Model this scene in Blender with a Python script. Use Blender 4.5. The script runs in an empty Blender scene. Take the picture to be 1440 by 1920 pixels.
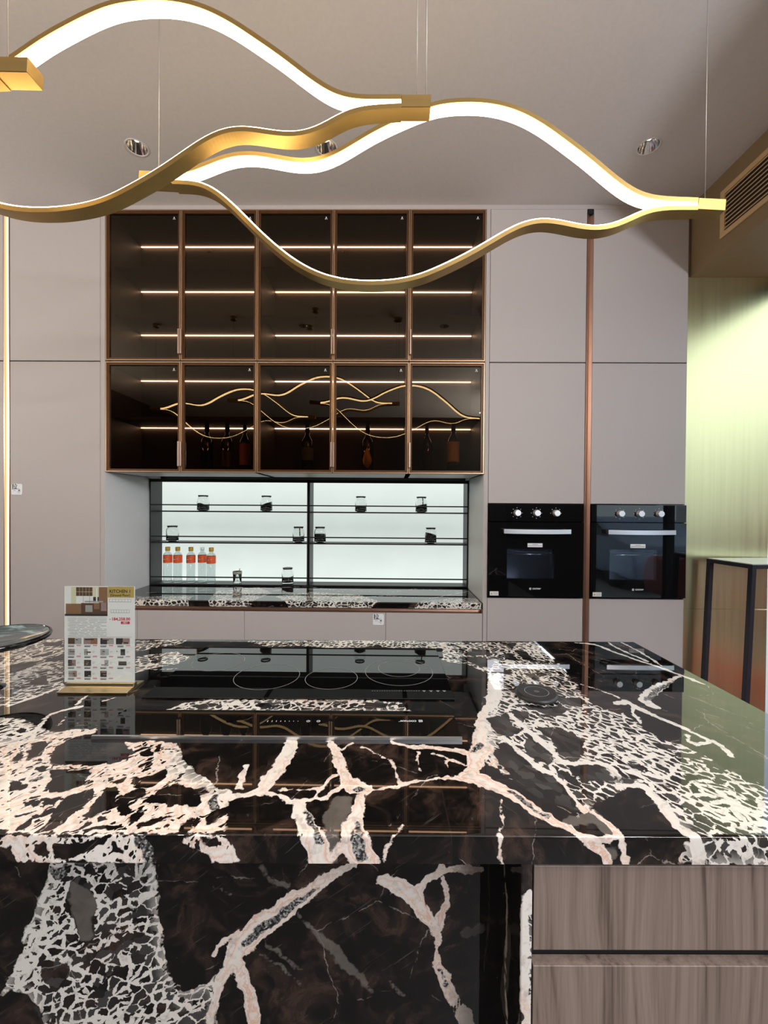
import bpy, bmesh, math, random
import numpy as np
from mathutils import Matrix, Vector
random.seed(7)
rad = math.radians
SC = bpy.context.scene
COL = SC.collection

# ------------------------------------------------------------------ camera, world, light, exposure
F = 790.0                                   # focal length in pixels of the 1440 px wide frame
YAW, PITCH, ROLL = rad(0.668), rad(0.601), rad(0.413)
EYE = Vector((0.0, 0.0, 1.46))
CR = Matrix.Rotation(YAW, 3, 'Z') @ Matrix.Rotation(math.pi/2 - PITCH, 3, 'X') @ Matrix.Rotation(ROLL, 3, 'Z')
cam = bpy.data.cameras.new('camera')
cam.sensor_fit = 'HORIZONTAL'; cam.sensor_width = 36.0; cam.lens = 36.0 * F / 1440.0
cam.clip_start = 0.02
camo = bpy.data.objects.new('camera', cam); COL.objects.link(camo)
camo.matrix_world = Matrix.Translation(EYE) @ CR.to_4x4()
SC.camera = camo

w = bpy.data.worlds.new('daylight'); SC.world = w; w.use_nodes = True
bg = w.node_tree.nodes['Background']
bg.inputs['Color'].default_value = (0.80, 0.90, 1.0, 1); bg.inputs['Strength'].default_value = 2.0
SC.view_settings.view_transform = 'Standard'; SC.view_settings.look = 'None'
SC.view_settings.exposure = 0.48; SC.view_settings.gamma = 1.0
SC.view_settings.use_curve_mapping = False
SC.cycles.max_bounces = 10; SC.cycles.transparent_max_bounces = 16
SC.cycles.sample_clamp_indirect = 4.0
SC.cycles.use_denoising = True

def area(name, loc, rot, sx, sy, power, color, portal=False):
    l = bpy.data.lights.new(name, 'AREA'); l.shape = 'RECTANGLE'; l.size = sx; l.size_y = sy
    l.energy = power; l.color = color
    o = bpy.data.objects.new(name, l); COL.objects.link(o); o.location = loc; o.rotation_euler = rot
    if portal: l.cycles.is_portal = True
    return o
# unseen fill lights added behind and beside the camera; then the showroom's downlight trio
area('added_ceiling_fill', (2.0, -1.7, 3.32), (0, 0, 0), 0.5, 2.6, 170, (0.94, 0.95, 1.0))  # added fill, brightens the cabinet fronts from behind the camera
area('added_wall_fill', (2.36, -1.8, 2.5), (0, rad(125), 0), 0.12, 2.8, 185, (0.90, 0.93, 1.0))  # added fill aimed up and left, lifts the ceiling and right doors
area('added_wall_fill', (-4.42, 0.5, 2.3), (0, rad(-118), 0), 0.12, 2.6, 52, (1.0, 0.92, 0.82))  # added warmer fill from the left, out of view
for x_, y_ in ((-1.54, -.08), (-1.28, -.08), (-1.01, -.08)):
    l_ = bpy.data.lights.new('downlight_lamp', 'SPOT'); l_.energy = 14; l_.color = (1.0, .93, .84); l_.spot_size = rad(105); l_.spot_blend = .8; l_.shadow_soft_size = .022
    o_ = bpy.data.objects.new('downlight_lamp', l_); COL.objects.link(o_); o_.location = (x_, y_, 3.330)

# ------------------------------------------------------------------ pixel -> ray helpers (for measuring the place)
def ray(px, py):
    return CR @ Vector((px - 720.0, 960.0 - py, -F))
def at_y(px, py, D):
    d = ray(px, py); return EYE + d * (D / d.y)
def at_z(px, py, z):
    d = ray(px, py); return EYE + d * ((z - EYE.z) / d.z)
IA = rad(0.95); IC, IS = math.cos(IA), math.sin(IA)      # the island stands turned by about one degree
ZI = 0.91                                                 # island top
def uv_of(p): return (p.x * IC + p.y * IS, -p.x * IS + p.y * IC)
def isl(u, v, z=ZI): return Vector((u * IC - v * IS, u * IS + v * IC, z))
def at_uv(px, py): return uv_of(at_z(px, py, ZI))
def at_v(px, py, V):                                       # ray meets the vertical plane v = V of the island
    d = ray(px, py); dv = -d.x * IS + d.y * IC
    p = EYE + d * (V / dv); return (p.x * IC + p.y * IS, p.z)

# ------------------------------------------------------------------ materials
def nodes(name):
    m = bpy.data.materials.new(name); m.use_nodes = True
    nt = m.node_tree; nt.nodes.clear()
    out = nt.nodes.new('ShaderNodeOutputMaterial')
    return m, nt, out
def L(nt, a, b): nt.links.new(a, b)
def math_(nt, op, a, b=None, c=None, clamp=False):
    n = nt.nodes.new('ShaderNodeMath'); n.operation = op; n.use_clamp = clamp
    for i, v in enumerate((a, b, c)):
        if v is None: continue
        if isinstance(v, (int, float)): n.inputs[i].default_value = v
        else: L(nt, v, n.inputs[i])
    return n.outputs[0]
def sstep(nt, x, a, b):
    n = nt.nodes.new('ShaderNodeMapRange'); n.interpolation_type = 'SMOOTHSTEP'
    L(nt, x, n.inputs['Value']); n.inputs['From Min'].default_value = a; n.inputs['From Max'].default_value = b
    return n.outputs['Result']
def mixc(nt, fac, a, b):
    n = nt.nodes.new('ShaderNodeMix'); n.data_type = 'RGBA'
    if isinstance(fac, (int, float)): n.inputs[0].default_value = fac
    else: L(nt, fac, n.inputs[0])
    for i, v in ((6, a), (7, b)):
        if isinstance(v, tuple): n.inputs[i].default_value = (*v[:3], 1)
        else: L(nt, v, n.inputs[i])
    return n.outputs[2]
def noise(nt, vec, scale, detail=3, rough=0.55, dist=0.0):
    n = nt.nodes.new('ShaderNodeTexNoise'); n.inputs['Scale'].default_value = scale
    n.inputs['Detail'].default_value = detail; n.inputs['Roughness'].default_value = rough
    n.inputs['Distortion'].default_value = dist
    if vec is not None: L(nt, vec, n.inputs['Vector'])
    return n
def mapping(nt, vec, scale=(1, 1, 1), rot=(0, 0, 0)):
    n = nt.nodes.new('ShaderNodeMapping'); n.inputs['Scale'].default_value = scale; n.inputs['Rotation'].default_value = rot
    L(nt, vec, n.inputs['Vector']); return n.outputs[0]
def objco(nt): return nt.nodes.new('ShaderNodeTexCoord').outputs['Object']
def principled(nt, out, color=None, rough=0.5, metal=0.0, spec=0.5, trans=0.0, ior=1.5):
    p = nt.nodes.new('ShaderNodeBsdfPrincipled')
    if isinstance(color, tuple): p.inputs['Base Color'].default_value = (*color[:3], 1)
    elif color is not None: L(nt, color, p.inputs['Base Color'])
    if isinstance(rough, (int, float)): p.inputs['Roughness'].default_value = rough
    else: L(nt, rough, p.inputs['Roughness'])
    p.inputs['Metallic'].default_value = metal; p.inputs['Specular IOR Level'].default_value = spec
    p.inputs['Transmission Weight'].default_value = trans; p.inputs['IOR'].default_value = ior
    L(nt, p.outputs[0], out.inputs['Surface']); return p
def bump(nt, p, h, strength, dist=0.01):
    b = nt.nodes.new('ShaderNodeBump'); b.inputs['Strength'].default_value = strength; b.inputs['Distance'].default_value = dist
    L(nt, h, b.inputs['Height']); L(nt, b.outputs[0], p.inputs['Normal'])
def plain(name, c, rough=0.5, metal=0.0, spec=0.5, grain=0.04, gscale=40.0, stretch=(1, 1, 1), bmp=0.0):
    """a plain colour with a faint procedural unevenness"""
    m, nt, out = nodes(name)
    v = mapping(nt, objco(nt), stretch)
    n = noise(nt, v, gscale, 4)
    f = math_(nt, 'MULTIPLY_ADD', n.outputs['Fac'], 2.0, -0.5, clamp=True)
    lo = tuple(x * (1 - grain) for x in c); hi = tuple(min(1, x * (1 + grain)) for x in c)
    p = principled(nt, out, mixc(nt, f, lo, hi), rough, metal, spec)
    if bmp: bump(nt, p, n.outputs['Fac'], bmp, 0.002)
    return m
def emit(name, c, s):
    m, nt, out = nodes(name)
    e = nt.nodes.new('ShaderNodeEmission'); e.inputs[0].default_value = (*c, 1); e.inputs[1].default_value = s
    L(nt, e.outputs[0], out.inputs['Surface']); return m
def tinted(name, tint, ior=1.5, refl=(1, 1, 1), rough=0.0):
    """thin sheet glass: tinted see-through plus mirror reflection by Fresnel"""
    m, nt, out = nodes(name)
    t = nt.nodes.new('ShaderNodeBsdfTransparent'); t.inputs[0].default_value = (*tint, 1)
    g = nt.nodes.new('ShaderNodeBsdfGlossy'); g.inputs['Color'].default_value = (*refl, 1); g.inputs['Roughness'].default_value = rough
    lw = nt.nodes.new('ShaderNodeLayerWeight'); lw.inputs[0].default_value = 0.5      # facing = 1 - |N.I|, the same on both sides of the sheet
    r0 = ((ior - 1) / (ior + 1)) ** 2
    f = math_(nt, 'MULTIPLY_ADD', math_(nt, 'POWER', lw.outputs['Facing'], 5.0), 1 - r0, r0)
    x = nt.nodes.new('ShaderNodeMixShader'); L(nt, f, x.inputs[0]); L(nt, t.outputs[0], x.inputs[1]); L(nt, g.outputs[0], x.inputs[2])
    L(nt, x.outputs[0], out.inputs['Surface']); return m
def solidglass(name, c, ior=1.45, rough=0.0):
    m, nt, out = nodes(name); principled(nt, out, c, rough, 0, 0.5, 1.0, ior); return m
def brushed(name, c, rough, stretch, bmp=0.06):
    m, nt, out = nodes(name)
    v = mapping(nt, objco(nt), stretch); n = noise(nt, v, 60, 3)
    col = mixc(nt, n.outputs['Fac'], tuple(x * .88 for x in c), tuple(min(1, x * 1.1) for x in c))
    r = math_(nt, 'MULTIPLY_ADD', n.outputs['Fac'], 0.12, rough - 0.06)
    p = principled(nt, out, col, r, 1.0); bump(nt, p, n.outputs['Fac'], bmp, 0.001); return m

M = {}
M['ceiling'] = plain('ceiling_paint', (0.66, 0.618, 0.60), 0.85, spec=0.2, grain=0.03, gscale=60, bmp=0.06)
M['wall'] = plain('dark_showroom_paint', (0.022, 0.020, 0.019), 0.8, spec=0.2)
M['floor'] = plain('grey_floor_tile', (0.09, 0.084, 0.08), 0.3, gscale=6)
M['taupe'] = plain('taupe_lacquer', (0.50, 0.45, 0.43), 0.55, spec=0.28, grain=0.03, gscale=220, bmp=0.05)
M['pale'] = plain('pale_grey_laminate', (0.62, 0.62, 0.61), 0.45, spec=0.3, grain=0.02)
M['dark_gap'] = plain('dark_carcass', (0.02, 0.018, 0.016), 0.6)
M['brown_in'] = plain('brown_cabinet_lining', (0.028, 0.015, 0.010), 0.5, grain=0.12, gscale=160, stretch=(1, 1, 0.2))
M['bronze'] = plain('bronze_frame_metal', (0.55, 0.36, 0.22), 0.35, metal=0.85, grain=.05)
M['bronze_in'] = plain('orange_brown_frame_lip', (0.10, 0.042, 0.014), 0.4, metal=0.3, grain=0.1)
M['copper'] = brushed('copper_profile_metal', (0.66, 0.48, 0.39), 0.38, (1, 1, 0.03))
M['brass'] = brushed('brass_lamp_metal', (0.47, 0.315, 0.115), 0.36, (0.1, 1, 1), 0.03)
M['gold'] = brushed('gold_anodised_metal', (0.74, 0.60, 0.36), 0.32, (0.1, 1, 1))
M['brass_wall'] = brushed('brushed_brass_cladding', (0.72, 0.665, 0.37), 0.30, (1.0, 1.0, 0.02), 0.04)
M['soffit'] = plain('bronze_painted_soffit', (0.27, 0.19, 0.105), 0.5, metal=0.25, spec=0.4, grain=0.04)
M['vent'] = plain('light_wood_vent_paint', (0.56, 0.38, 0.20), 0.5)
M['black_metal'] = plain('black_powder_coat', (0.012, 0.012, 0.013), 0.42, spec=0.4)
M['navy_metal'] = plain('blue_black_table_steel', (0.018, 0.020, 0.028), 0.38, spec=0.5)
M['white_top'] = plain('pale_table_laminate', (0.50, 0.51, 0.50), 0.25)
M['black_glass'] = plain('black_oven_glass', (0.004, 0.004, 0.0045), 0.02, spec=0.55, grain=0.0)
M['hob_glass'] = plain('black_hob_glass', (0.004, 0.004, 0.004), 0.008, spec=0.6, grain=0.0)
M['steel'] = brushed('brushed_steel', (0.84, 0.85, 0.86), 0.36, (0.03, 1, 1), 0.03)
M['satin'] = plain('satin_aluminium', (0.86, 0.86, 0.87), 0.42, metal=0.8, grain=0.04)
M['chrome'] = plain('chrome', (0.86, 0.85, 0.84), 0.12, metal=1.0, grain=0.05)
M['smoked'] = tinted('smoked_brown_glass', (0.29, 0.175, 0.105), 1.58, (0.96, 0.84, 0.64))
M['ovenwin'] = tinted('oven_window_glass', (0.80, 0.84, 0.90), 1.6)
M['pane'] = tinted('clear_window_pane', (0.93, 0.96, 0.96), 1.45)
M['jar'] = solidglass('clear_jar_glass', (0.97, 0.99, 0.98))
M['bottle'] = tinted('thin_clear_bottle_glass', (0.90, 0.92, 0.92), 1.5)
M['acrylic'] = tinted('clear_acrylic_sheet', (0.95, 0.96, 0.95), 1.45)
M['paper'] = plain('printed_paper', (0.74, 0.73, 0.71), 0.6, spec=0.2, grain=0.01)
M['white'] = plain('white_print', (0.85, 0.85, 0.87), 0.5, grain=0.01)
M['ink'] = plain('black_ink', (0.012, 0.012, 0.014), 0.6, grain=0.01)
M['grey_ink'] = plain('grey_ink', (0.22, 0.22, 0.23), 0.6, grain=0.01)
M['pale_ink'] = plain('pale_grey_ink', (0.42, 0.43, 0.45), 0.6, grain=0.01)
M['red_ink'] = plain('red_ink', (0.52, 0.03, 0.05), 0.6, grain=0.01)
M['orange'] = plain('orange_label_print', (0.80, 0.115, 0.025), 0.5, grain=0.02)
M['yellow_cap'] = plain('mustard_plastic', (0.55, 0.33, 0.02), 0.4)
M['tea'] = plain('dark_dried_tea', (0.025, 0.021, 0.016), 0.9, grain=0.6, gscale=300, bmp=0.6)
M['black_lid'] = plain('black_lid_plastic', (0.014, 0.014, 0.014), 0.4)
M['led'] = emit('pendant_led_diffuser', (1.0, 0.76, 0.44), 13.0)
M['led_cab'] = emit('cabinet_led_strip', (1.0, 0.94, 0.87), 13.0)
M['led_warm'] = emit('vertical_led_warm', (1.0, 0.74, 0.36), 1.25)
M['led_white'] = emit('vertical_led_white', (1.0, 0.93, 0.86), 2.2)
M['lamp'] = emit('downlight_lens', (1.0, 0.97, 0.95), 4.0)
M['car_red'] = plain('red_car_paint', (0.45, 0.03, 0.03), 0.25)
M['signal_red'] = plain('signal_red_paint', (0.80, 0.09, 0.07), 0.5)
M['car_blue'] = plain('pale_blue_car_paint', (0.35, 0.45, 0.60), 0.25)
M['tyre'] = plain('black_rubber', (0.015, 0.015, 0.015), 0.7)
M['asphalt'] = plain('street_asphalt', (0.34, 0.33, 0.31), 0.8)
M['facade'] = plain('grey_facade_render', (0.46, 0.47, 0.47), 0.8)

def backlit():
    m, nt, out = nodes('backlit_panel_light')
    g = nt.nodes.new('ShaderNodeTexCoord').outputs['Generated']
    n = noise(nt, g, 3.0, 2)
    sx = nt.nodes.new('ShaderNodeSeparateXYZ'); L(nt, g, sx.inputs[0])
    # the LED edge strip sits at the bottom and top of the panel: a little brighter there
    e = math_(nt, 'ABSOLUTE', math_(nt, 'SUBTRACT', sx.outputs['Z'], 0.55))
    s = math_(nt, 'ADD', math_(nt, 'MULTIPLY_ADD', e, 0.34, 0.44), math_(nt, 'MULTIPLY', n.outputs['Fac'], 0.10))
    em = nt.nodes.new('ShaderNodeEmission'); em.inputs[0].default_value = (0.90, 1.0, 0.95, 1)
    L(nt, s, em.inputs[1]); L(nt, em.outputs[0], out.inputs['Surface']); return m
M['backlit'] = backlit()

def wood():
    m, nt, out = nodes('taupe_walnut_veneer')
    co = objco(nt)
    wp = noise(nt, mapping(nt, co, (1, 1, .30)), 4, 2)
    of = nt.nodes.new('ShaderNodeVectorMath'); of.operation = 'MULTIPLY_ADD'; L(nt, wp.outputs['Color'], of.inputs[0]); of.inputs[1].default_value = (.12, 0, 0); L(nt, co, of.inputs[2])
    n1 = noise(nt, mapping(nt, of.outputs[0], (1, 1, .03)), 22, 4, .6); n3 = noise(nt, mapping(nt, of.outputs[0], (1, 1, .012)), 75, 3, .6)
    n2 = noise(nt, mapping(nt, co, (1, 1, 0.02)), 260, 3)
    f = math_(nt, 'ADD', math_(nt, 'MULTIPLY', n1.outputs['Fac'], 0.42), math_(nt, 'ADD', math_(nt, 'MULTIPLY', n3.outputs['Fac'], 0.42), math_(nt, 'MULTIPLY', n2.outputs['Fac'], 0.22)))
    r = nt.nodes.new('ShaderNodeValToRGB'); L(nt, f, r.inputs[0])
    cr = r.color_ramp; cr.elements[0].position = 0.40; cr.elements[0].color = (0.098, 0.070, 0.056, 1)
    cr.elements[1].position = 0.64; cr.elements[1].color = (0.295, 0.228, 0.188, 1)
    e = cr.elements.new(0.5); e.color = (0.215, 0.160, 0.131, 1)
    p = principled(nt, out, r.outputs[0], 0.5, spec=0.3); bump(nt, p, n2.outputs['Fac'], 0.15, 0.001)
    return m
M['wood'] = wood()

def marble(name='black_breccia_marble'):
    """polished black breccia: traced fields (m) on the mesh say where veins, breccia and clasts lie, noise gives the fine edge"""
    m, nt, out = nodes(name)
    def at(n):
        a = nt.nodes.new('ShaderNodeAttribute'); a.attribute_name = n; return a
    sv, sb, sc, fs, sk, sg = (at(k).outputs['Fac'] for k in ('sv', 'sb', 'sc', 'fs', 'sk', 'sg'))
    mc = at('mc').outputs['Vector']
    wn = noise(nt, mc, 22, 4, 0.6)
    off = nt.nodes.new('ShaderNodeVectorMath'); off.operation = 'MULTIPLY_ADD'
    L(nt, wn.outputs['Color'], off.inputs[0]); off.inputs[1].default_value = (.034, .034, 0); L(nt, mc, off.inputs[2])
    wc = off.outputs[0]
    j1 = noise(nt, mc, 45, 4, 0.65).outputs['Fac']
    j = math_(nt, 'MULTIPLY_ADD', j1, 0.017, -0.0085)
    jthin = math_(nt, 'MULTIPLY_ADD', j1, 0.003, -0.0015)
    vein = math_(nt, 'MAXIMUM', sstep(nt, math_(nt, 'ADD', sv, jthin), 0.0004, -0.0010), sstep(nt, math_(nt, 'ADD', sv, math_(nt, 'MULTIPLY_ADD', j1, 0.022, -0.0115)), 0.0008, -0.0015))
    brec = sstep(nt, math_(nt, 'ADD', sb, math_(nt, 'MULTIPLY', j, 1.4)), 0.001, -0.002)
    clast = sstep(nt, math_(nt, 'ADD', sc, j), 0.0006, -0.0012)
    st = mapping(nt, wc, (1.0, 1.55, 1.0))
    big = noise(nt, mc, 3.5, 2).outputs['Fac']
    def cells(scale, th0, th1, keep):
        a = nt.nodes.new('ShaderNodeTexVoronoi'); a.feature = 'DISTANCE_TO_EDGE'; a.voronoi_dimensions = '2D'; a.inputs['Scale'].default_value = scale
        b = nt.nodes.new('ShaderNodeTexVoronoi'); b.feature = 'F1'; b.voronoi_dimensions = '2D'; b.inputs['Scale'].default_value = scale
        L(nt, st, a.inputs['Vector']); L(nt, st, b.inputs['Vector'])
        s = nt.nodes.new('ShaderNodeSeparateColor'); L(nt, b.outputs['Color'], s.inputs[0])
        th = math_(nt, 'ADD', math_(nt, 'MULTIPLY_ADD', s.outputs[1], th1 - th0, th0), math_(nt, 'MULTIPLY_ADD', big, 0.7, -0.33, clamp=True))        # every stone its own size
        d = math_(nt, 'SUBTRACT', math_(nt, 'ADD', a.outputs['Distance'], math_(nt, 'MULTIPLY_ADD', j1, 0.16, -0.08)), th)
        on = math_(nt, 'LESS_THAN', s.outputs[0], keep)
        return math_(nt, 'MULTIPLY', sstep(nt, d, -0.015, 0.03), on), s.outputs[2]
    med, _ = cells(17, 0.10, 0.46, 0.22); fine, tone = cells(37, 0.0, 0.24, 0.97); tiny, _ = cells(85, 0.0, 0.40, 0.30)
    dk = math_(nt, 'MAXIMUM', mixf(nt, fs, med, fine), tiny)
    matrix = math_(nt, 'MULTIPLY', brec, math_(nt, 'SUBTRACT', 1.0, dk))
    matrix = math_(nt, 'MULTIPLY', matrix, math_(nt, 'SUBTRACT', 1.0, clast))
    white = math_(nt, 'MAXIMUM', vein, matrix)
    # vein colour: banded cream, white and peach
    bn = noise(nt, wc, 26, 4, 0.6, 0.8).outputs['Fac']
    band = math_(nt, 'FRACT', math_(nt, 'ADD', math_(nt, 'MULTIPLY', bn, 1.9), math_(nt, 'MULTIPLY', sv, 40.0)))
    rp = nt.nodes.new('ShaderNodeValToRGB'); L(nt, band, rp.inputs[0])
    cr = rp.color_ramp
    cr.elements[0].position = 0.0; cr.elements[0].color = (0.78, 0.60, 0.47, 1)
    cr.elements[1].position = 1.0; cr.elements[1].color = (0.78, 0.60, 0.48, 1)
    for pos, c in ((0.25, (0.82, 0.78, 0.71, 1)), (0.5, (0.83, 0.70, 0.60, 1)), (0.68, (0.74, 0.47, 0.34, 1)), (0.8, (0.84, 0.76, 0.70, 1))):
        e = cr.elements.new(pos); e.color = c
    vc = mixc(nt, sstep(nt, math_(nt, 'ADD', big, math_(nt, 'MULTIPLY', fs, 0.22)), 0.42, 0.68), rp.outputs[0], (0.80, 0.755, 0.685))
    # cloudy grey and tan patches inside the white
    mo = noise(nt, wc, 38, 5, 0.7).outputs['Fac']
    vc = mixc(nt, math_(nt, 'MULTIPLY', sstep(nt, mo, 0.50, 0.70), 0.62), vc, (0.36, 0.315, 0.28))
    # crystalline grey hearts of the wide veins
    cv = nt.nodes.new('ShaderNodeTexVoronoi'); cv.voronoi_dimensions = '2D'; cv.inputs['Scale'].default_value = 300; L(nt, mc, cv.inputs['Vector'])
    cs = nt.nodes.new('ShaderNodeSeparateColor'); L(nt, cv.outputs['Color'], cs.inputs[0])
    core = mixc(nt, math_(nt, 'POWER', cs.outputs[0], 2.2), (0.012, 0.013, 0.014), (0.50, 0.48, 0.45))
    vc = mixc(nt, sstep(nt, math_(nt, 'ADD', sk, j), 0.001, -0.002), vc, core)
    # the black body: brown clouds and faint pale streaks
    cl = noise(nt, wc, 9, 6, 0.7, 1.0).outputs['Fac']
    body = mixc(nt, sstep(nt, cl, 0.46, 0.72), (0.0050, 0.0046, 0.0044), (0.060, 0.035, 0.026))
    grey = math_(nt, 'MULTIPLY', math_(nt, 'MULTIPLY', brec, fs), math_(nt, 'POWER', tone, 2.0))      # stones of the fine breccia: black to grey
    body = mixc(nt, grey, body, (0.060, 0.057, 0.053))
    hs = noise(nt, mapping(nt, mc, (1.3, 26.0, 1)), 5, 4, 0.6).outputs['Fac']
    body = mixc(nt, sstep(nt, hs, 0.60, 0.90), body, (0.13, 0.115, 0.10))
    cw = nt.nodes.new('ShaderNodeTexVoronoi'); cw.voronoi_dimensions = '2D'; cw.feature = 'DISTANCE_TO_EDGE'; cw.inputs['Scale'].default_value = 5; L(nt, wc, cw.inputs['Vector'])
    hair = math_(nt, 'MULTIPLY', sstep(nt, cw.outputs['Distance'], 0.007, 0.002), sstep(nt, cl, 0.48, 0.6))
    body = mixc(nt, math_(nt, 'MULTIPLY', hair, 0.55), body, (0.45, 0.40, 0.36))
    gc = noise(nt, wc, 30, 4).outputs['Fac']
    body = mixc(nt, math_(nt, 'MULTIPLY', sstep(nt, math_(nt, 'ADD', sg, j), 0.002, -0.003), math_(nt, 'MULTIPLY_ADD', gc, 0.8, 0.3)), body, (0.16, 0.14, 0.12))
    principled(nt, out, mixc(nt, white, body, vc), 0.018, spec=0.60)
    return m
def mixf(nt, f, a, b):
    n = nt.nodes.new('ShaderNodeMix'); n.data_type = 'FLOAT'
    L(nt, f, n.inputs[0]); L(nt, a, n.inputs[2]); L(nt, b, n.inputs[3]); return n.outputs[0]
M['marble'] = marble()

# ------------------------------------------------------------------ objects, parts, properties
def wm(o):
    m = o.matrix_basis.copy()
    while o.parent: o = o.parent; m = o.matrix_basis @ m
    return m
def tag(o, label=None, cat=None, group=None, kind=None):
    for k, v in (('label', label), ('category', cat), ('group', group), ('kind', kind)):
        if v: o[k] = v
    return o
def thing(name, label, cat, loc, group=None, rz=0.0, kind=None):
    o = bpy.data.objects.new(name, None); COL.objects.link(o)
    o.empty_display_size = 0.05; o.location = loc; o.rotation_euler = (0, 0, rz)
    o.matrix_basis = Matrix.Translation(Vector(loc)) @ Matrix.Rotation(rz, 4, 'Z')
    return tag(o, label, cat, group, kind)
def dup(o, parent=None):
    c = o.copy(); COL.objects.link(c)
    if parent: c.parent = parent
    for ch in list(o.children): dup(ch, c)
    return c

class MB:
    """collects faces in world coordinates, builds ONE mesh object (local to its parent)"""
    def __init__(s): s.v = []; s.f = []; s.m = []; s.sm = []
    def add(s, vs, fs, mat=0, smooth=False):
        b = len(s.v); s.v += [Vector(x) for x in vs]
        for f in fs: s.f.append([i + b for i in f]); s.m.append(mat); s.sm.append(smooth)
        return s
    def box(s, x0, x1, y0, y1, z0, z1, mat=0, xf=None):
        vs = [Vector((x, y, z)) for z in (z0, z1) for y in (y0, y1) for x in (x0, x1)]
        if xf: vs = [xf(p) for p in vs]
        return s.add(vs, [(0, 2, 3, 1), (4, 5, 7, 6), (0, 1, 5, 4), (2, 6, 7, 3), (0, 4, 6, 2), (1, 3, 7, 5)], mat)
    def quad(s, a, b, c, d, mat=0): return s.add([a, b, c, d], [(0, 1, 2, 3)], mat)
    def lathe(s, prof, n=24, c=(0, 0, 0), mat=0, smooth=True, caps=True, tilt=None):
        vs = []; fs = []
        for r, z in prof:
            for k in range(n):
                a = 2 * math.pi * k / n; p = Vector((r * math.cos(a), r * math.sin(a), z))
                if tilt: p = tilt(p)
                vs.append(p + Vector(c))
        for i in range(len(prof) - 1):
            for k in range(n):
                k2 = (k + 1) % n; fs.append((i * n + k, i * n + k2, (i + 1) * n + k2, (i + 1) * n + k))
        s.add(vs, fs, mat, smooth)
        if caps:
            b = len(s.v) - len(vs)
            s.f.append([b + k for k in reversed(range(n))]); s.m.append(mat); s.sm.append(False)
            s.f.append([b + (len(prof) - 1) * n + k for k in range(n)]); s.m.append(mat); s.sm.append(False)
        return s
    def tube(s, path, r, n=8, mat=0):
        vs = []; fs = []; P = [Vector(p) for p in path]
        for i, p in enumerate(P):
            t = (P[min(i + 1, len(P) - 1)] - P[max(i - 1, 0)]).normalized()
            up = Vector((0, 0, 1)) if abs(t.z) < .9 else Vector((1, 0, 0))
            a = t.cross(up).normalized(); b = t.cross(a)
            for k in range(n):
                q = 2 * math.pi * k / n; vs.append(p + a * (r * math.cos(q)) + b * (r * math.sin(q)))
        for i in range(len(P) - 1):
            for k in range(n):
                k2 = (k + 1) % n; fs.append((i * n + k, i * n + k2, (i + 1) * n + k2, (i + 1) * n + k))
        fs.append(tuple(reversed(range(n)))); fs.append(tuple((len(P) - 1) * n + k for k in range(n)))
        return s.add(vs, fs, mat, True)
    def prism(s, poly, ext, mat=0):
        """closed polygon (3D points) swept by the vector ext"""
        n = len(poly); P = [Vector(p) for p in poly]; e = Vector(ext)
        fs = [tuple(reversed(range(n))), tuple(range(n, 2 * n))]
        fs += [(i, (i + 1) % n, n + (i + 1) % n, n + i) for i in range(n)]
        return s.add(P + [p + e for p in P], fs, mat)
    def build(s, name, mats, parent=None, bevel=0.0, seg=1, label=None, cat=None, group=None, kind=None, loc=None, normals=True):
        if not isinstance(mats, (list, tuple)): mats = [mats]
        me = bpy.data.meshes.new(name)
        inv = wm(parent).inverted() if parent else (Matrix.Translation(-Vector(loc)) if loc else Matrix.Identity(4))
        me.from_pydata([inv @ v for v in s.v], [], s.f)
        for m in mats: me.materials.append(m)
        me.polygons.foreach_set('material_index', s.m); me.polygons.foreach_set('use_smooth', s.sm)
        bm = bmesh.new(); bm.from_mesh(me)
        if normals: bmesh.ops.recalc_face_normals(bm, faces=bm.faces)
        if bevel: bmesh.ops.bevel(bm, geom=bm.edges[:], offset=bevel, segments=seg, affect='EDGES', profile=0.5, clamp_overlap=True)
        bm.to_mesh(me); bm.free()
        o = bpy.data.objects.new(name, me); COL.objects.link(o)
        if parent: o.parent = parent
        elif loc: o.location = loc
        return tag(o, label, cat, group, kind)

_txt = {}
def glyphs(txt, size, bold=0.0):
    """flat triangles of a line of lettering, centred on the origin"""
    k = (txt, bold)
    if k not in _txt:
        cu = bpy.data.curves.new('lettering', 'FONT'); cu.body = txt; cu.size = 1.0; cu.offset = bold
        cu.align_x = 'CENTER'; cu.align_y = 'CENTER'; cu.resolution_u = 3
        o = bpy.data.objects.new('lettering', cu); COL.objects.link(o)
        bpy.context.view_layer.update()
        dg = bpy.context.evaluated_depsgraph_get()
        me = bpy.data.meshes.new_from_object(o.evaluated_get(dg))
        _txt[k] = ([tuple(v.co) for v in me.vertices], [tuple(p.vertices) for p in me.polygons])
        bpy.data.objects.remove(o); bpy.data.meshes.remove(me)
    vs, fs = _txt[k]
    return [(x * size, y * size) for x, y, z in vs], fs
def letter(mb, txt, size, to3, mat, bold=0.0, fitw=None):
    vs, fs = glyphs(txt, size, bold)
    if fitw:
        wid = max(v[0] for v in vs) - min(v[0] for v in vs); k = fitw / wid; vs = [(x * k, y) for x, y in vs]
    mb.add([to3(x, y) for x, y in vs], fs, mat)

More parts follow.
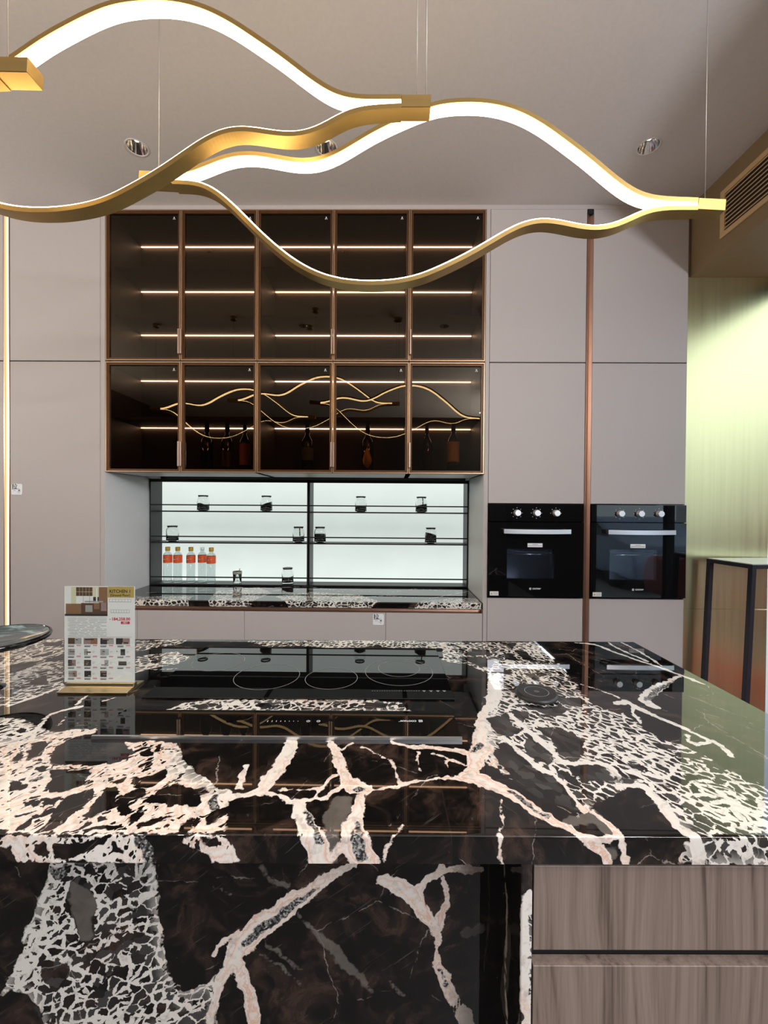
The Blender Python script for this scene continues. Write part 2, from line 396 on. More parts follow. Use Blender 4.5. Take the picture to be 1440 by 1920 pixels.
# ------------------------------------------------------------------ marble fields
def sd_poly(P, poly):
    A = np.array(poly); B = np.roll(A, -1, 0)
    d = np.full(len(P), 1e9); ins = np.zeros(len(P), bool)
    for a, b in zip(A, B):
        e = b - a; wv = P - a
        t = np.clip((wv @ e) / max(e @ e, 1e-12), 0, 1)
        q = wv - t[:, None] * e; d = np.minimum(d, (q * q).sum(1))
        c1 = (a[1] > P[:, 1]) != (b[1] > P[:, 1])
        with np.errstate(divide='ignore', invalid='ignore'):
            xx = (b[0] - a[0]) * (P[:, 1] - a[1]) / (b[1] - a[1]) + a[0]
        ins ^= c1 & (P[:, 0] < xx)
    d = np.sqrt(d); return np.where(ins, -d, d)
def sd_line(P, pts):
    """pts: (x, y, half width); widths run linearly along each segment"""
    d = np.full(len(P), 1e9); A = np.array(pts)
    for a, b in zip(A[:-1], A[1:]):
        e = b[:2] - a[:2]; wv = P - a[:2]
        t = np.clip((wv @ e) / max(e @ e, 1e-12), 0, 1)
        q = wv - t[:, None] * e
        d = np.minimum(d, np.sqrt((q * q).sum(1)) - (a[2] + (b[2] - a[2]) * t))
    return d
def fields(P, veins=(), regions=(), clasts=(), fine=(), cores=(), ghosts=(), frame=None):
    n = len(P); big = np.full(n, 0.2)
    def mn(fn, items):
        r = big.copy()
        for it in items: r = np.minimum(r, fn(P, it))
        return r
    mcP = P; P = wobble(P)
    out = dict(sv=mn(sd_line, veins), sb=mn(sd_poly, regions), sc=mn(sd_poly, clasts), sk=mn(sd_line, cores), sg=mn(sd_line, ghosts))
    f = mn(sd_poly, fine); out['fs'] = np.clip(0.5 - f / 0.05, 0, 1)
    out['mc'] = frame(mcP) if frame else np.c_[mcP, np.zeros(n)]
    return out
_wr = np.random.default_rng(11)
_WK = [(_wr.normal(size=2), _wr.uniform(0, 6.28), _wr.normal(size=2)) for _ in range(36)]
def wobble(P):
    """natural unevenness of the traced outlines: a few mm of waviness"""
    Q = P.copy()
    for i, (k, ph, d) in enumerate(_WK):
        k = k / np.linalg.norm(k) * (6.283 / (.075, .034, .018)[i % 3]); amp = (.0010, .0006, .0005)[i % 3]
        Q = Q + np.sin(P @ k + ph)[:, None] * (d / np.linalg.norm(d)) * amp
    return Q
def put_fields(me, fl):
    for k in ('sv', 'sb', 'sc', 'sk', 'sg', 'fs'):
        a = me.attributes.new(k, 'FLOAT', 'POINT'); a.data.foreach_set('value', fl[k].astype(np.float32))
    a = me.attributes.new('mc', 'FLOAT_VECTOR', 'POINT'); a.data.foreach_set('vector', fl['mc'].astype(np.float32).ravel())
def sheet(name, us, ws, to3, fl_fn, parent=None, **kw):
    """a grid sheet of stone; us x ws are unrolled coordinates, to3 bends them into the slab"""
    nu, nw = len(us), len(ws)
    U, Wv = np.meshgrid(us, ws, indexing='ij'); P = np.c_[U.ravel(), Wv.ravel()]
    inv = wm(parent).inverted() if parent else Matrix.Identity(4)
    vs = [inv @ to3(u, q) for u, q in P]
    i = np.arange(nu * nw).reshape(nu, nw)
    fs = np.stack([i[:-1, :-1], i[1:, :-1], i[1:, 1:], i[:-1, 1:]], -1).reshape(-1, 4).tolist()
    me = bpy.data.meshes.new(name); me.from_pydata(vs, [], fs); me.materials.append(M['marble'])
    put_fields(me, fl_fn(P))
    me.polygons.foreach_set('use_smooth', [True] * len(me.polygons))
    o = bpy.data.objects.new(name, me); COL.objects.link(o)
    if parent: o.parent = parent
    return tag(o, **kw)

# ------------------------------------------------------------------ the room
YF, YB, YR = 2.63, 3.28, 3.117            # cabinet fronts, back wall of the niche, rack front
ZC = 3.338
XW = 2.42
def struct(name, mb, m, **k): return mb.build(name, m, kind='structure', **k)
struct('floor', MB().box(-4.6, 2.6, -3.6, 3.6, -0.08, 0.0), M['floor'], label='grey tiled showroom floor', cat='floor')
struct('ceiling', MB().box(-4.6, 2.6, -3.6, 3.6, ZC, ZC + .1), M['ceiling'], label='smooth pale grey plaster ceiling', cat='ceiling')
struct('wall_back', MB().box(-4.6, 2.6, 3.31, 3.41, 0, ZC), M['wall'], label='dark wall behind the kitchen cabinets', cat='wall')
struct('wall_front', MB().box(-4.6, 2.6, -3.6, -3.5, 0, ZC), M['wall'], label='dark showroom wall behind the photographer', cat='wall')
struct('wall_left', MB().box(-4.6, -4.5, -3.5, 3.31, 0, ZC), M['wall'], label='dark showroom wall far left of the island', cat='wall')
struct('wall_right', MB().box(XW, XW + .12, -3.5, 0.05, 0, ZC).box(XW, XW + .12, 0.05, 3.31, 2.905, ZC).box(XW, XW + .12, 2.95, 3.31, 0, 2.905),
       M['wall'], label='wall around the shop window', cat='wall')
win = thing('window_1', 'tall shop window at the right edge beside the brass cladding', 'window', (XW + .05, 1.5, 0), kind='structure')
MB().box(XW + .02, XW + .09, .05, .10, 0, 2.905).box(XW + .02, XW + .09, 2.90, 2.95, 0, 2.905).box(XW + .02, XW + .09, .10, 2.90, 0, .06)\
    .box(XW + .02, XW + .09, .10, 2.90, 2.85, 2.905).box(XW + .02, XW + .09, 1.45, 1.50, .06, 2.85).build('window_frame', M['black_metal'], win)
MB().box(XW + .05, XW + .058, .10, 1.45, .06, 2.85).build('pane', M['pane'], win)
MB().box(XW + .05, XW + .058, 1.50, 2.90, .06, 2.85).build('pane', M['pane'], win)

# soffit on the right with its slatted air vent, brass cladding below it
XS = 1.853
ZS = 2.897
struct('trim_1', MB().box(XS, XW, -1.5, 2.655, ZS, ZC - .001), M['soffit'], label='bronze painted soffit box over the window side, holding the vent', cat='soffit')
struct('trim_2', MB().box(1.834, XS, 2.645, 2.66, ZS, ZC - .001), M['soffit'], label='thin dark bronze strip closing the gap between tall cabinet and soffit', cat='trim')
vent = thing('air_vent', 'pale wood coloured slatted air vent in the bronze soffit', 'vent', (XS, 1.5, 3.05))
VY0, VY1, VZ0, VZ1 = 0.55, 2.40, 2.977, 3.237
MB().box(XS - .010, XS, VY0, VY1, VZ0, VZ0 + .028).box(XS - .010, XS, VY0, VY1, VZ1 - .028, VZ1).box(XS - .010, XS, VY1 - .03, VY1, VZ0 + .028, VZ1 - .028)\
    .box(XS - .010, XS, VY0, VY0 + .03, VZ0 + .028, VZ1 - .028).build('frame', M['vent'], vent)
MB().box(XS - .0012, XS - .0002, VY0 + .03, VY1 - .03, VZ0 + .028, VZ1 - .028).build('backing', M['dark_gap'], vent)
NS = 9
for k in range(NS):
    z = VZ0 + .028 + (VZ1 - VZ0 - .056) * (k + .5) / NS
    MB().add([(XS - .009, y, z + a) for y in (VY0 + .03, VY1 - .03) for a in (-.003, .002)] + [(XS - .002, y, z + a) for y in (VY0 + .03, VY1 - .03) for a in (.006, .011)],
             [(0, 1, 3, 2), (4, 6, 7, 5), (0, 4, 5, 1), (2, 3, 7, 6), (1, 5, 7, 3), (0, 2, 6, 4)]).build('slat', M['vent'], vent)
clad = thing('wall_cladding', 'brushed brass wall cladding in two sheets beside the right oven cabinet', 'cladding', (2.1, 2.66, 0))
MB().box(1.836, 2.355, 2.640, 2.658, 0.0, .843).build('sheet', M['brass_wall'], clad, bevel=.0015)
MB().box(1.836, 2.355, 2.640, 2.658, .845, ZS).build('sheet', M['brass_wall'], clad, bevel=.0015)

# the street outside, seen only as reflections in ovens, glass and brass
struct('street', MB().box(XW + .2, 16, -14, 14, -.25, -.12), M['asphalt'], label='pale grey street pavement outside the shop window', cat='street')
fac = thing('building', 'grey street front across the road beyond the window', 'building', (13, 0, -.12))
MB().box(13, 15, -14, 14, -.12, 4.2).build('wall', M['facade'], fac)
for k in range(7): MB().box(12.96, 13, -12 + 3.6 * k, -10 + 3.6 * k, .9, 3.0).build('window', M['black_glass'], fac)
def car(x, y, m, label, sc=1.0):
    t = thing('car', label, 'car', (x, y, -.12))
    prof = [(-2.1, .25), (-2.15, .6), (-2.0, .85), (-1.2, .95), (-.6, 1.40), (.7, 1.42), (1.5, 1.0), (2.1, .9), (2.2, .55), (2.15, .25)]
    MB().prism([(x - .85, y + a * sc, -.12 + b * sc) for a, b in prof], (1.7, 0, 0)).build('body', m, t, bevel=.08, seg=2)
    for s in (-.86, .86):
        MB().prism([(x + s - .01, y + a * sc, -.12 + b * sc) for a, b in [(-1.05, 1.0), (-.52, 1.33), (.62, 1.34), (1.25, 1.03)]], (.02, 0, 0)).build('side_window', M['black_glass'], t)
    for s in (-.80, .70):
        for a in (-1.35, 1.35):
            MB().lathe([(.2, 0), (.32, .01), (.32, .17), (.2, .18)], 20, (0, 0, 0), tilt=lambda p: Vector((p.z + x + s - .04, p.x + y + a * sc, p.y - .12 + .32))).build('wheel', M['tyre'], t)
bar = thing('street_barrier', 'low red street barrier just outside the shop window', 'barrier', (2.95, 1.4, -.12))
MB().prism([(2.86, .1, -.12), (3.12, .1, -.12), (3.06, .1, .14), (2.92, .1, .14)], (0, 2.5, 0)).build('body', M['signal_red'], bar, bevel=.02)
MB().box(2.95, 3.03, .1, 2.6, .141, .17).build('cap', M['signal_red'], bar)
car(5.0, 0.4, M['car_red'], 'red car parked on the street outside the window')
car(5.4, -4.8, M['car_blue'], 'pale blue car parked behind the red one outside')

# ------------------------------------------------------------------ tall cabinets and fillers
X = [-1.786, -1.310, -.832, -.355, .119, .590]            # bay lines of the glass cabinets
XL0, XL1 = -2.390, -1.8165                                # left tall cabinet
XP1, XG0, XG1, XRR = .6165, 1.211, 1.249, 1.834           # right filler, copper groove, right end
ZJ = 2.3665                                               # joint between upper and lower doors
ZT = 3.310
def door(t, name, x0, x1, z0, z1, m, g=.0015, y0=YF, th=.02, bevel=.0015):
    return MB().box(x0 + g, x1 - g, y0, y0 + th, z0 + g, z1 - g).build(name, m, t, bevel=bevel)
struct('trim_3', MB().box(-3.6, 1.834, YF + .004, YF + .03, ZT + .001, ZC - .0005), M['taupe'], label='taupe scribe strip between cabinet tops and ceiling', cat='trim')

def sticker(d, cx, cz):
    """small white pull sign: character, tiny word and ink sketch"""
    y = YF
    r = .0345; mb = MB()
    pts = []
    for qx, qz, a0 in ((1, 1, 0), (-1, 1, 90), (-1, -1, 180), (1, -1, 270)):
        for a in range(0, 91, 18):
            pts.append((cx + qx * (r - .009) + .009 * math.cos(rad(a0 + a)), y - .0003, cz + qz * (r - .009) + .009 * math.sin(rad(a0 + a))))
    mb.prism(pts, (0, -.0022, 0), 0)
    ys = y - .0027
    letter(mb, '拉', .036, lambda a, b: (cx - .0135 + a, ys, cz + .0145 + b), 1, bold=.022)
    letter(mb, 'PULL', .008, lambda a, b: (cx - .0125 + a, ys, cz - .0080 + b), 2, bold=.01)
    # the little ink sketch
    for x0, z0, x1, z1, wd, k in ((.008, .009, .016, .001, .0016, 2), (.006, .003, .008, -.003, .004, 3), (.014, .000, .025, -.005, .0016, 2), (.010, -.004, .018, -.012, .005, 2),
                                  (.013, -.006, .020, -.007, .006, 1), (.002, -.014, .026, -.014, .0016, 3), (-.002, -.0195, .012, -.0195, .0014, 3), (.012, -.016, .018, -.026, .003, 4)):
        a = Vector((cx + x0, ys, cz + z0)); b = Vector((cx + x1, ys, cz + z1)); dd = (b - a).normalized(); nn = Vector((-dd.z, 0, dd.x)) * wd / 2
        mb.quad(a - nn, b - nn, b + nn, a + nn, k)
    return mb.build('sticker', [M['white'], M['ink'], M['grey_ink'], M['pale_ink'], M['pale_ink']], d, label='white rounded square sticker with a black character', normals=False)

tl = thing('tall_cabinet', 'taupe tall cabinet with two flush doors, left of the glass cabinets', 'cabinet', ((XL0 + XL1) / 2, YF + .3, 0))
MB().box(XL0, XL1, YF + .021, YB, .0, ZT).build('body', M['dark_gap'], tl)
door(tl, 'door', XL0, XL1, ZJ, ZT, M['taupe'])
dl = door(tl, 'door', XL0, XL1, .08, ZJ - .003, M['taupe'])
s0 = at_y(32, 917.5, YF)
sticker(dl, s0.x, s0.z)
tf = thing('tall_cabinet', 'taupe tall cabinet cut by the left edge of the frame, left of the lit strip', 'cabinet', (-2.74, YF + .3, 0))
MB().box(-3.05, -2.430, YF + .021, YB, 0, ZT).build('body', M['dark_gap'], tf)
door(tf, 'door', -3.05, -2.430, ZJ, ZT, M['taupe']); door(tf, 'door', -3.05, -2.430, .08, ZJ - .003, M['taupe'])
# lit handle profile at the far left
lp = thing('led_profile', 'glowing vertical brass light profile between the two left tall cabinets', 'light strip', (-2.41, YF, 0))
MB().box(-2.4285, -2.4235, YF - .001, YF + .04, .08, ZT).box(-2.3965, -2.3915, YF - .001, YF + .04, .08, ZT).box(-2.4235, -2.3965, YF + .034, YF + .04, .08, ZT).build('channel', M['copper'], lp)
MB().box(-2.4232, -2.4105, YF + .010, YF + .016, .08, ZT - .03).build('diffuser', M['led_warm'], lp, label='warm yellow half of the diffuser')
MB().box(-2.4104, -2.3968, YF + .010, YF + .016, .08, ZT - .03).build('diffuser', M['led_white'], lp, label='white half of the diffuser')

# full height filler panels on both sides of the niche: their inner faces are the pale cheeks
fl = thing('side_panel', 'tall taupe side panel left of the glass cabinets, pale inside the niche', 'panel', (-1.80, YF, 0))
MB().box(XL1 + .001, X[0] - .0012, YF, YB, .0, ZT).build('panel', M['taupe'], fl, bevel=.001)
MB().box(X[0] - .001, X[0] + .001, YF + .002, YB, .869, 1.670).build('cheek', M['pale'], fl)
fr = thing('side_panel', 'tall taupe side panel between the glass cabinets and the left oven', 'panel', (.603, YF, 0))
MB().box(X[5] + .0012, XP1 - .001, YF, YB, 0, ZT).build('panel', M['taupe'], fr, bevel=.001)
MB().box(X[5] - .001, X[5] + .001, YF + .002, YB, .869, 1.670).build('cheek', M['pale'], fr)

# right: two oven cabinets with a copper grip groove between them
ZO0, ZO1 = .906, 1.488
def oven_cabinet(x0, x1, label):
    t = thing('oven_cabinet', label, 'cabinet', ((x0 + x1) / 2, YF + .3, 0))
    MB().box(x0, x1, YF + .021, YB, 0, ZO0 - .004).box(x0, x1, YF + .021, YB, ZO1 + .004, ZT).box(x0, x1, YF + .5, YB, ZO0 - .004, ZO1 + .004)\
        .build('body', M['dark_gap'], t)
    door(t, 'door', x0, x1, ZJ, ZT, M['taupe']); door(t, 'door', x0, x1, ZO1 + .003, ZJ - .003, M['taupe'])
    door(t, 'drawer_front', x0, x1, .08, ZO0 - .004, M['taupe'])
    return t
oven_cabinet(XP1, XG0, 'tall taupe cabinet around the left oven, between side panel and copper groove')
oven_cabinet(XG1, XRR, 'tall taupe cabinet around the right oven, beside the brass cladding')
cg = thing('grip_profile', 'unlit copper grip profile running full height between the two oven cabinets', 'profile', (1.229, YF, 0))
MB().prism([(XG0 + .001, YF - .001, .08), (XG0 + .028, YF + .022, .08), (XG1 - .012, YF + .022, .08), (XG1 - .001, YF - .001, .08), (XG1 - .001, YF + .03, .08), (XG0 + .001, YF + .03, .08)], (0, 0, ZT - .11))\
    .build('channel', M['copper'], cg)
MB().box(XG0 + .001, XG1 - .001, YF - .001, YF + .03, ZT - .03, ZT - .0015).build('end_cap', M['black_metal'], cg)

def oven(x0, x1, label):
    t = thing('oven', label, 'oven', ((x0 + x1) / 2, YF, ZO0), 'built-in black glass ovens')
    cx = (x0 + x1) / 2 - .006; wd = x1 - x0
    zs = ZO1 - .110
    MB().box(x0 + .02, x1 - .02, YF + .45, YF + .46, ZO0 + .03, zs - .03).box(x0 + .02, x0 + .03, YF + .02, YF + .45, ZO0 + .03, zs - .03).box(x1 - .03, x1 - .02, YF + .02, YF + .45, ZO0 + .03, zs - .03)\
        .box(x0 + .03, x1 - .03, YF + .02, YF + .45, ZO0 + .03, ZO0 + .04).box(x0 + .03, x1 - .03, YF + .02, YF + .45, zs - .04, zs - .03).build('cavity', plain_oven, t)
    MB().box(x0 + .002, x1 - .002, YF - .016, YF + .018, zs + .002, ZO1).build('control_panel', M['black_glass'], t, bevel=.002)
    # door: four glass margins round the window opening
    wx0, wx1, wz0, wz1 = cx - .172, cx + .118, ZO0 + .118, ZO0 + .305
    d = MB().box(x0 + .002, wx0, YF - .016, YF + .016, ZO0 + .008, zs - .002).box(wx1, x1 - .002, YF - .016, YF + .016, ZO0 + .008, zs - .002)\
        .box(wx0, wx1, YF - .016, YF + .016, ZO0 + .008, wz0).box(wx0, wx1, YF - .016, YF + .016, wz1, zs - .002).build('door', M['black_glass'], t)
    MB().box(wx0, wx1, YF - .0155, YF - .0125, wz0, wz1).build('window', M['ovenwin'], d)
    h = MB(); hz = ZO1 - .1665; hw = .203; n = 12      # the flat bow handle
    for k in range(n):
        a, b = -1 + 2 * k / n, -1 + 2 * (k + 1) / n
        f = lambda q: YF - .060 - .010 * (1 - q * q)
        za = lambda q: -.002 * (1 - q * q)
        h.add([(cx + q * hw, f(q) + o, hz + s * .0135 + za(q)) for q in (a, b) for o in (0, .008) for s in (-1, 1)],
              [(0, 4, 5, 1), (2, 3, 7, 6), (1, 5, 7, 3), (0, 2, 6, 4)] + ([(0, 1, 3, 2)] if k == 0 else []) + ([(4, 6, 7, 5)] if k == n - 1 else []))
    for s in (-1, 1): h.box(cx + s * .185 - .012, cx + s * .185 + .012, YF - .054, YF - .016, hz - .010, hz + .010)
    h.build('handle', M['steel'], d)
    a = at_y
    st = MB().box(cx - .046, cx + .046, YF - .0172, YF - .0162, ZO0 + .316, ZO0 + .340, 0)
    for zz, ww, kk in ((.333, .017, 1), (.325, .042, 1)):
        st.box(cx - ww, cx + ww, YF - .0178, YF - .0173, ZO0 + zz - .0012, ZO0 + zz + .0012, kk)
    st.build('sticker', [M['white'], M['grey_ink']], d, label='white paper energy strip under the handle')
    lx = x0 + .012
    st = MB().box(lx, lx + .054, YF - .0172, YF - .0162, ZO0 + .014, ZO0 + .040, 0)
    st.add([(lx + .005, YF - .0175, ZO0 + .021), (lx + .017, YF - .0175, ZO0 + .021), (lx + .011, YF - .0175, ZO0 + .033)], [(0, 1, 2)], 1)
    for k in range(3): st.box(lx + .021, lx + .050, YF - .0177, YF - .0173, ZO0 + .019 + .006 * k, ZO0 + .0212 + .006 * k, 2)
    st.build('sticker', [M['paper'], M['yellow_cap'], M['pale_ink']], d, label='small cream warning sticker in the lower left corner')
    lg = MB(); zl = ZO0 + .058; yl = YF - .0165; e = cx - .040
    logo(lg, lambda p, q: (cx + .004 + p, yl, zl + q), .072)
    lg.build('logo', M['white'], d, normals=False)
    for k, dx in enumerate((-.1135, .0065, .126)):
        kx, kz = cx + dx, ZO1 - .055
        kn = MB().lathe([(.021, 0), (.021, .008), (.0185, .011), (.0185, .026), (.0175, .028)], 28, (0, 0, 0), tilt=lambda p: Vector((kx + p.x, YF - .016 - p.z, kz + p.y)))
        kn.build('knob', M['satin'], t)
        tk = MB()
        for q in range(8):
            an = rad(90 + q * 45) if q else rad(90)
            rr = .032; px_, pz_ = kx + rr * math.cos(an), kz + rr * math.sin(an)
            if k == 2 and q in (3, 4, 5): continue
            sz = .0022
            tk.box(px_ - sz, px_ + sz, YF - .0172, YF - .0165, pz_ - sz, pz_ + sz)
        tk.build('dial_marks', M['pale_ink'], t)
    for zz in (ZO0 + .125,): pass
    rk = MB()
    rk.tube([(x0 + .04, YF + .05, ZO0 + .265), (x1 - .04, YF + .05, ZO0 + .265)], .003, 6).tube([(x0 + .04, YF + .4, ZO0 + .265), (x1 - .04, YF + .4, ZO0 + .265)], .003, 6)
    for q in range(16):
        xx = x0 + .045 + (wd - .09) * q / 15; rk.tube([(xx, YF + .05, ZO0 + .265), (xx, YF + .4, ZO0 + .265)], .0018, 5)
    rk.build('rack', M['chrome'], t)
    MB().lathe([(.10, ZO0 + .269), (.125, ZO0 + .278), (.128, ZO0 + .281), (.10, ZO0 + .274)], 28, (cx + .03, YF + .2, 0)).build('tray', M['steel'], t)
    return t
def logo(mb, to3, wid):
    """bracketed square mark followed by the maker's name"""
    k = wid / .072; s = .0062 * k
    q = -.036 * k + s
    for (a0, a1, b0, b1) in ((-1, -.66, -1, 1), (-.5, .9, .62, 1), (-.5, .9, -1, -.62), (-.5, -.1, -.45, .45), (.1, .9, -.45, -.12), (.1, .9, .12, .45)):
        mb.quad(to3(q + a0 * s, b0 * s), to3(q + a1 * s, b0 * s), to3(q + a1 * s, b1 * s), to3(q + a0 * s, b1 * s))
    letter(mb, 'COOTAW', .0125 * k, lambda p, r: to3(p + .0075 * k, r), 0, bold=.03, fitw=.050 * k)
    letter(mb, '®', .005 * k, lambda p, r: to3(p + .0355 * k, r + .004 * k), 0)
plain_oven = plain('grey_oven_enamel', (0.72, 0.74, 0.78), 0.35)
oven(XP1, XG0 - .006, 'black built-in oven left of the copper groove, three steel knobs and bow handle')
oven(XG1 + .002, XRR, 'black built-in oven right of the copper groove, beside the brass cladding')

# ------------------------------------------------------------------ glass fronted wall cabinets
ZB, ZM0, ZM1 = 1.672, 2.3645, 2.3700                       # bottom, joint of the two rows
YC = 3.0                                                   # cabinet back
def mark(mb, x, z):                                        # the small etched mark in each pane's corner
    y = YF + .0158; s = .0085
    mb.add([(x + a * s, y, z + b * s) for a, b in ((-.45, .2), (-.45, .75), (0, 1), (.45, .75), (.45, .2), (0, -.05))], [(0, 1, 2, 3, 4, 5)])
    for q in (-1, 1): mb.add([(x + a * s, y, z + b * s) for a, b in ((q * .1, -.1), (q * .55, -.1), (q * .95, -.95), (q * .35, -.95))], [(0, 1, 2, 3)])
def glass_door(t, x0, x1, z0, z1, hand):
    g = .0018; x0 += g; x1 -= g; z0 += g; z1 -= g
    f = .0058; y0, y1 = YF - .001, YF + .020
    d = MB().box(x0, x1, y0, y1, z0, z0 + f).box(x0, x1, y0, y1, z1 - f, z1).box(x0, x0 + f, y0, y1, z0 + f, z1 - f).box(x1 - f, x1, y0, y1, z0 + f, z1 - f).build('door', M['bronze'], t)
    q = f + .013; yl0, yl1 = YF + .0065, YF + .0160
    MB().box(x0 + f, x1 - f, yl0, yl1, z0 + f, z0 + q).box(x0 + f, x1 - f, yl0, yl1, z1 - q, z1 - f).box(x0 + f, x0 + q, yl0, yl1, z0 + q, z1 - q).box(x1 - q, x1 - f, yl0, yl1, z0 + q, z1 - q)\
        .build('frame_lip', M['bronze_in'], d, label='orange brown inner lip of the door frame')
    MB().quad((x0 + f, YF + .0165, z0 + f), (x1 - f, YF + .0165, z0 + f), (x1 - f, YF + .0165, z1 - f), (x0 + f, YF + .0165, z1 - f)).build('glass_pane', M['smoked'], d, normals=False)
    mk = MB(); mark(mk, x1 - .048, z1 - .043); mk.build('etched_mark', M['paper'], d, normals=False, label='tiny pale mark in the upper right corner of the pane')
    hx = {'r': x1 - .010, 'l': x0 - .000}[hand]
    MB().box(hx, hx + .010, YF - .020, YF - .001, z0 + .035, z0 + .035 + .155).build('handle', M['copper'], d, bevel=.0015, label='slim copper grip handle')
    return d
def unit(i0, i1, z0, z1, shelves, hands, label, grp):
    x0, x1 = X[i0], X[i1]
    t = thing('glass_cabinet', label, 'cabinet', ((x0 + x1) / 2, YF + .2, z0), grp)
    y0 = YF + .022; th = .016
    MB().box(x0 + .001, x0 + th, y0, YC, z0, z1).box(x1 - th, x1 - .001, y0, YC, z0, z1).box(x0 + th, x1 - th, y0, YC, z1 - th, z1)\
        .box(x0 + th, x1 - th, y0, YC, z0 + .002, z0 + th).build('body', M['brown_in'], t)
    MB().box(x0 + .001, x1 - .001, y0 - .001, YC, z0, z0 + .0018).build('underside', M['pale'], t)
    MB().box(x0 + th, x1 - th, YC - .006, YC, z0 + th, z1 - th).build('back_panel', M['brown_in'], t)
    for z in list(shelves):
        MB().box(x0 + th, x1 - th, y0 + .05, YC - .008, z, z + .016).build('shelf', M['brown_in'], t)
    for z in [z1 - th] + list(shelves):
        MB().box(x0 + th + .004, x1 - th - .004, YC - .022, YC - .013, z - .0050, z - .0005).build('led_strip', M['led_cab'], t)
    for k, h in enumerate(hands): glass_door(t, X[i0 + k], X[i0 + k + 1], z0, z1, h)
    return t
U0, U1 = [2.978, 2.672], [2.016]
G = 'smoked glass wall cabinets'
unit(0, 2, ZM1, ZT, U0, 'rl', 'upper left smoked glass cabinet with two bronze framed doors, beside the taupe panel', G)
unit(2, 4, ZM1, ZT, U0, 'rl', 'upper middle smoked glass cabinet with two bronze framed doors', G)
unit(4, 5, ZM1, ZT, U0, 'l', 'upper right smoked glass cabinet with a single bronze framed door', G)
unit(0, 2, ZB, ZM0, U1, 'rl', 'lower left smoked glass cabinet with two bronze framed doors, above the orange bottles', G)
unit(2, 4, ZB, ZM0, U1, 'rl', 'lower middle smoked glass cabinet holding the bottle with an amber tag', G)
unit(4, 5, ZB, ZM0, U1, 'l', 'lower right smoked glass cabinet with one door, holding the bottle with a cream label', G)

# bottles behind the smoked glass
wine_green = plain('dark_green_bottle_glass', (0.012, 0.018, 0.010), 0.06, spec=0.6, grain=0)
wine_brown = plain('dark_brown_bottle_glass', (0.022, 0.010, 0.005), 0.06, spec=0.6, grain=0)
amber = plain('amber_tag_metal', (0.72, 0.36, 0.06), 0.25, metal=0.6, grain=.5, gscale=120)
label_cream = plain('cream_bottle_label', (0.78, 0.52, 0.24), 0.6)
foil = plain('dark_foil_capsule', (0.03, 0.012, 0.010), 0.35)
def bottle(x, y, H, r, gm, label, lab=None, extra=None, name='bottle'):
    z = ZB + .0165
    t = thing(name, label, 'bottle', (x, y, z), 'bottles in the glass cabinets')
    MB().lathe([(r * .9, 0), (r, .006), (r, H * .58), (r * .92, H * .64), (r * .5, H * .72), (r * .36, H * .76), (r * .34, H * .86)], 24, (x, y, z)).build('body', gm, t)
    MB().lathe([(r * .37, H * .80), (r * .38, H * .98), (r * .40, H * .985), (r * .40, H)], 20, (x, y, z)).build('capsule', foil, t)
    if lab:
        MB().lathe([(r * 1.012, H * lab[0]), (r * 1.012, H * lab[1])], 24, (x, y, z), caps=False).build('label', label_cream if len(lab) < 3 else lab[2], t)
    return t
def bx(px, D=2.86): return at_y(px, 880, D).x
bottle(bx(388), 2.86, .345, .040, wine_green, 'dark bottle in the lower left glass cabinet, first from the left')
bottle(bx(426), 2.86, .345, .040, wine_green, 'dark bottle in the lower left glass cabinet, second from the left', (.12, .42, M['brown_in']))
bottle(bx(457), 2.88, .345, .036, wine_brown, 'dark bottle with orange brown label, third in the lower left glass cabinet', (.16, .58, plain('rust_label', (.50, .16, .05), .6)))
bottle(bx(576), 2.86, .345, .040, wine_green, 'dark green bottle with a dull label in the third column of glass doors', (.25, .5, plain('olive_label', (.10, .11, .07), .6)))
tb = bottle(bx(689), 2.86, .345, .040, wine_brown, 'dark bottle carrying an amber drop shaped tag, in the fourth column of glass doors')
tg = MB(); tx, ty, tz = bx(689), 2.815, ZB + .105
prof = [(.002, .085), (.012, .066), (.026, .02), (.030, -.005), (.026, -.028), (.010, -.048), (.002, -.052)]
tg.lathe(prof, 8, (0, 0, 0), smooth=False, tilt=lambda p: Vector((tx + p.x, ty + p.y * .2, tz + p.z)))
tg.build('drop_tag', amber, tb, label='amber drop shaped tag')
MB().tube([(tx, ty, tz + .08), (tx, ty + .004, tz + .135), (tx, ty + .03, tz + .14)], .002, 6).build('cord', amber, tb)
bottle(bx(800), 2.86, .345, .034, wine_brown, 'slim dark bottle left in the last lower glass cabinet')
bottle(bx(847), 2.80, .345, .040, wine_brown, 'dark bottle with a cream label right in the last lower glass cabinet', (.22, .60))

# ------------------------------------------------------------------ niche: base drawers, stone worktop, lit back, black rack
ZW = .868
bc = thing('base_cabinet', 'taupe base cabinet with copper grip channel below the niche worktop', 'cabinet', (-.6, YF + .3, 0))
MB().box(X[0] + .002, X[5] - .002, YF + .05, YB, 0, .826).build('body', M['dark_gap'], bc)
xs = [X[0] + .001] + [at_y(p, 1180, YF).x for p in (257, 458, 723)] + [X[5] - .001]
for k in range(4):
    d = door(bc, 'drawer_front', xs[k], xs[k + 1], .08, .803, M['taupe'], g=.001)
    if k == 2:
        s1 = at_y(709.5, 1161.5, YF); sticker(d, s1.x, s1.z)
MB().box(X[0] + .002, X[5] - .002, YF + .001, YF + .05, .8035, .8055).box(X[0] + .002, X[5] - .002, YF + .040, YF + .05, .8055, .826).box(X[0] + .002, X[5] - .002, YF + .001, YF + .05, .826, .829)\
    .box(X[5] - .006, X[5] - .002, YF + .001, YF + .04, .8055, .826).build('grip_channel', M['copper'], bc)

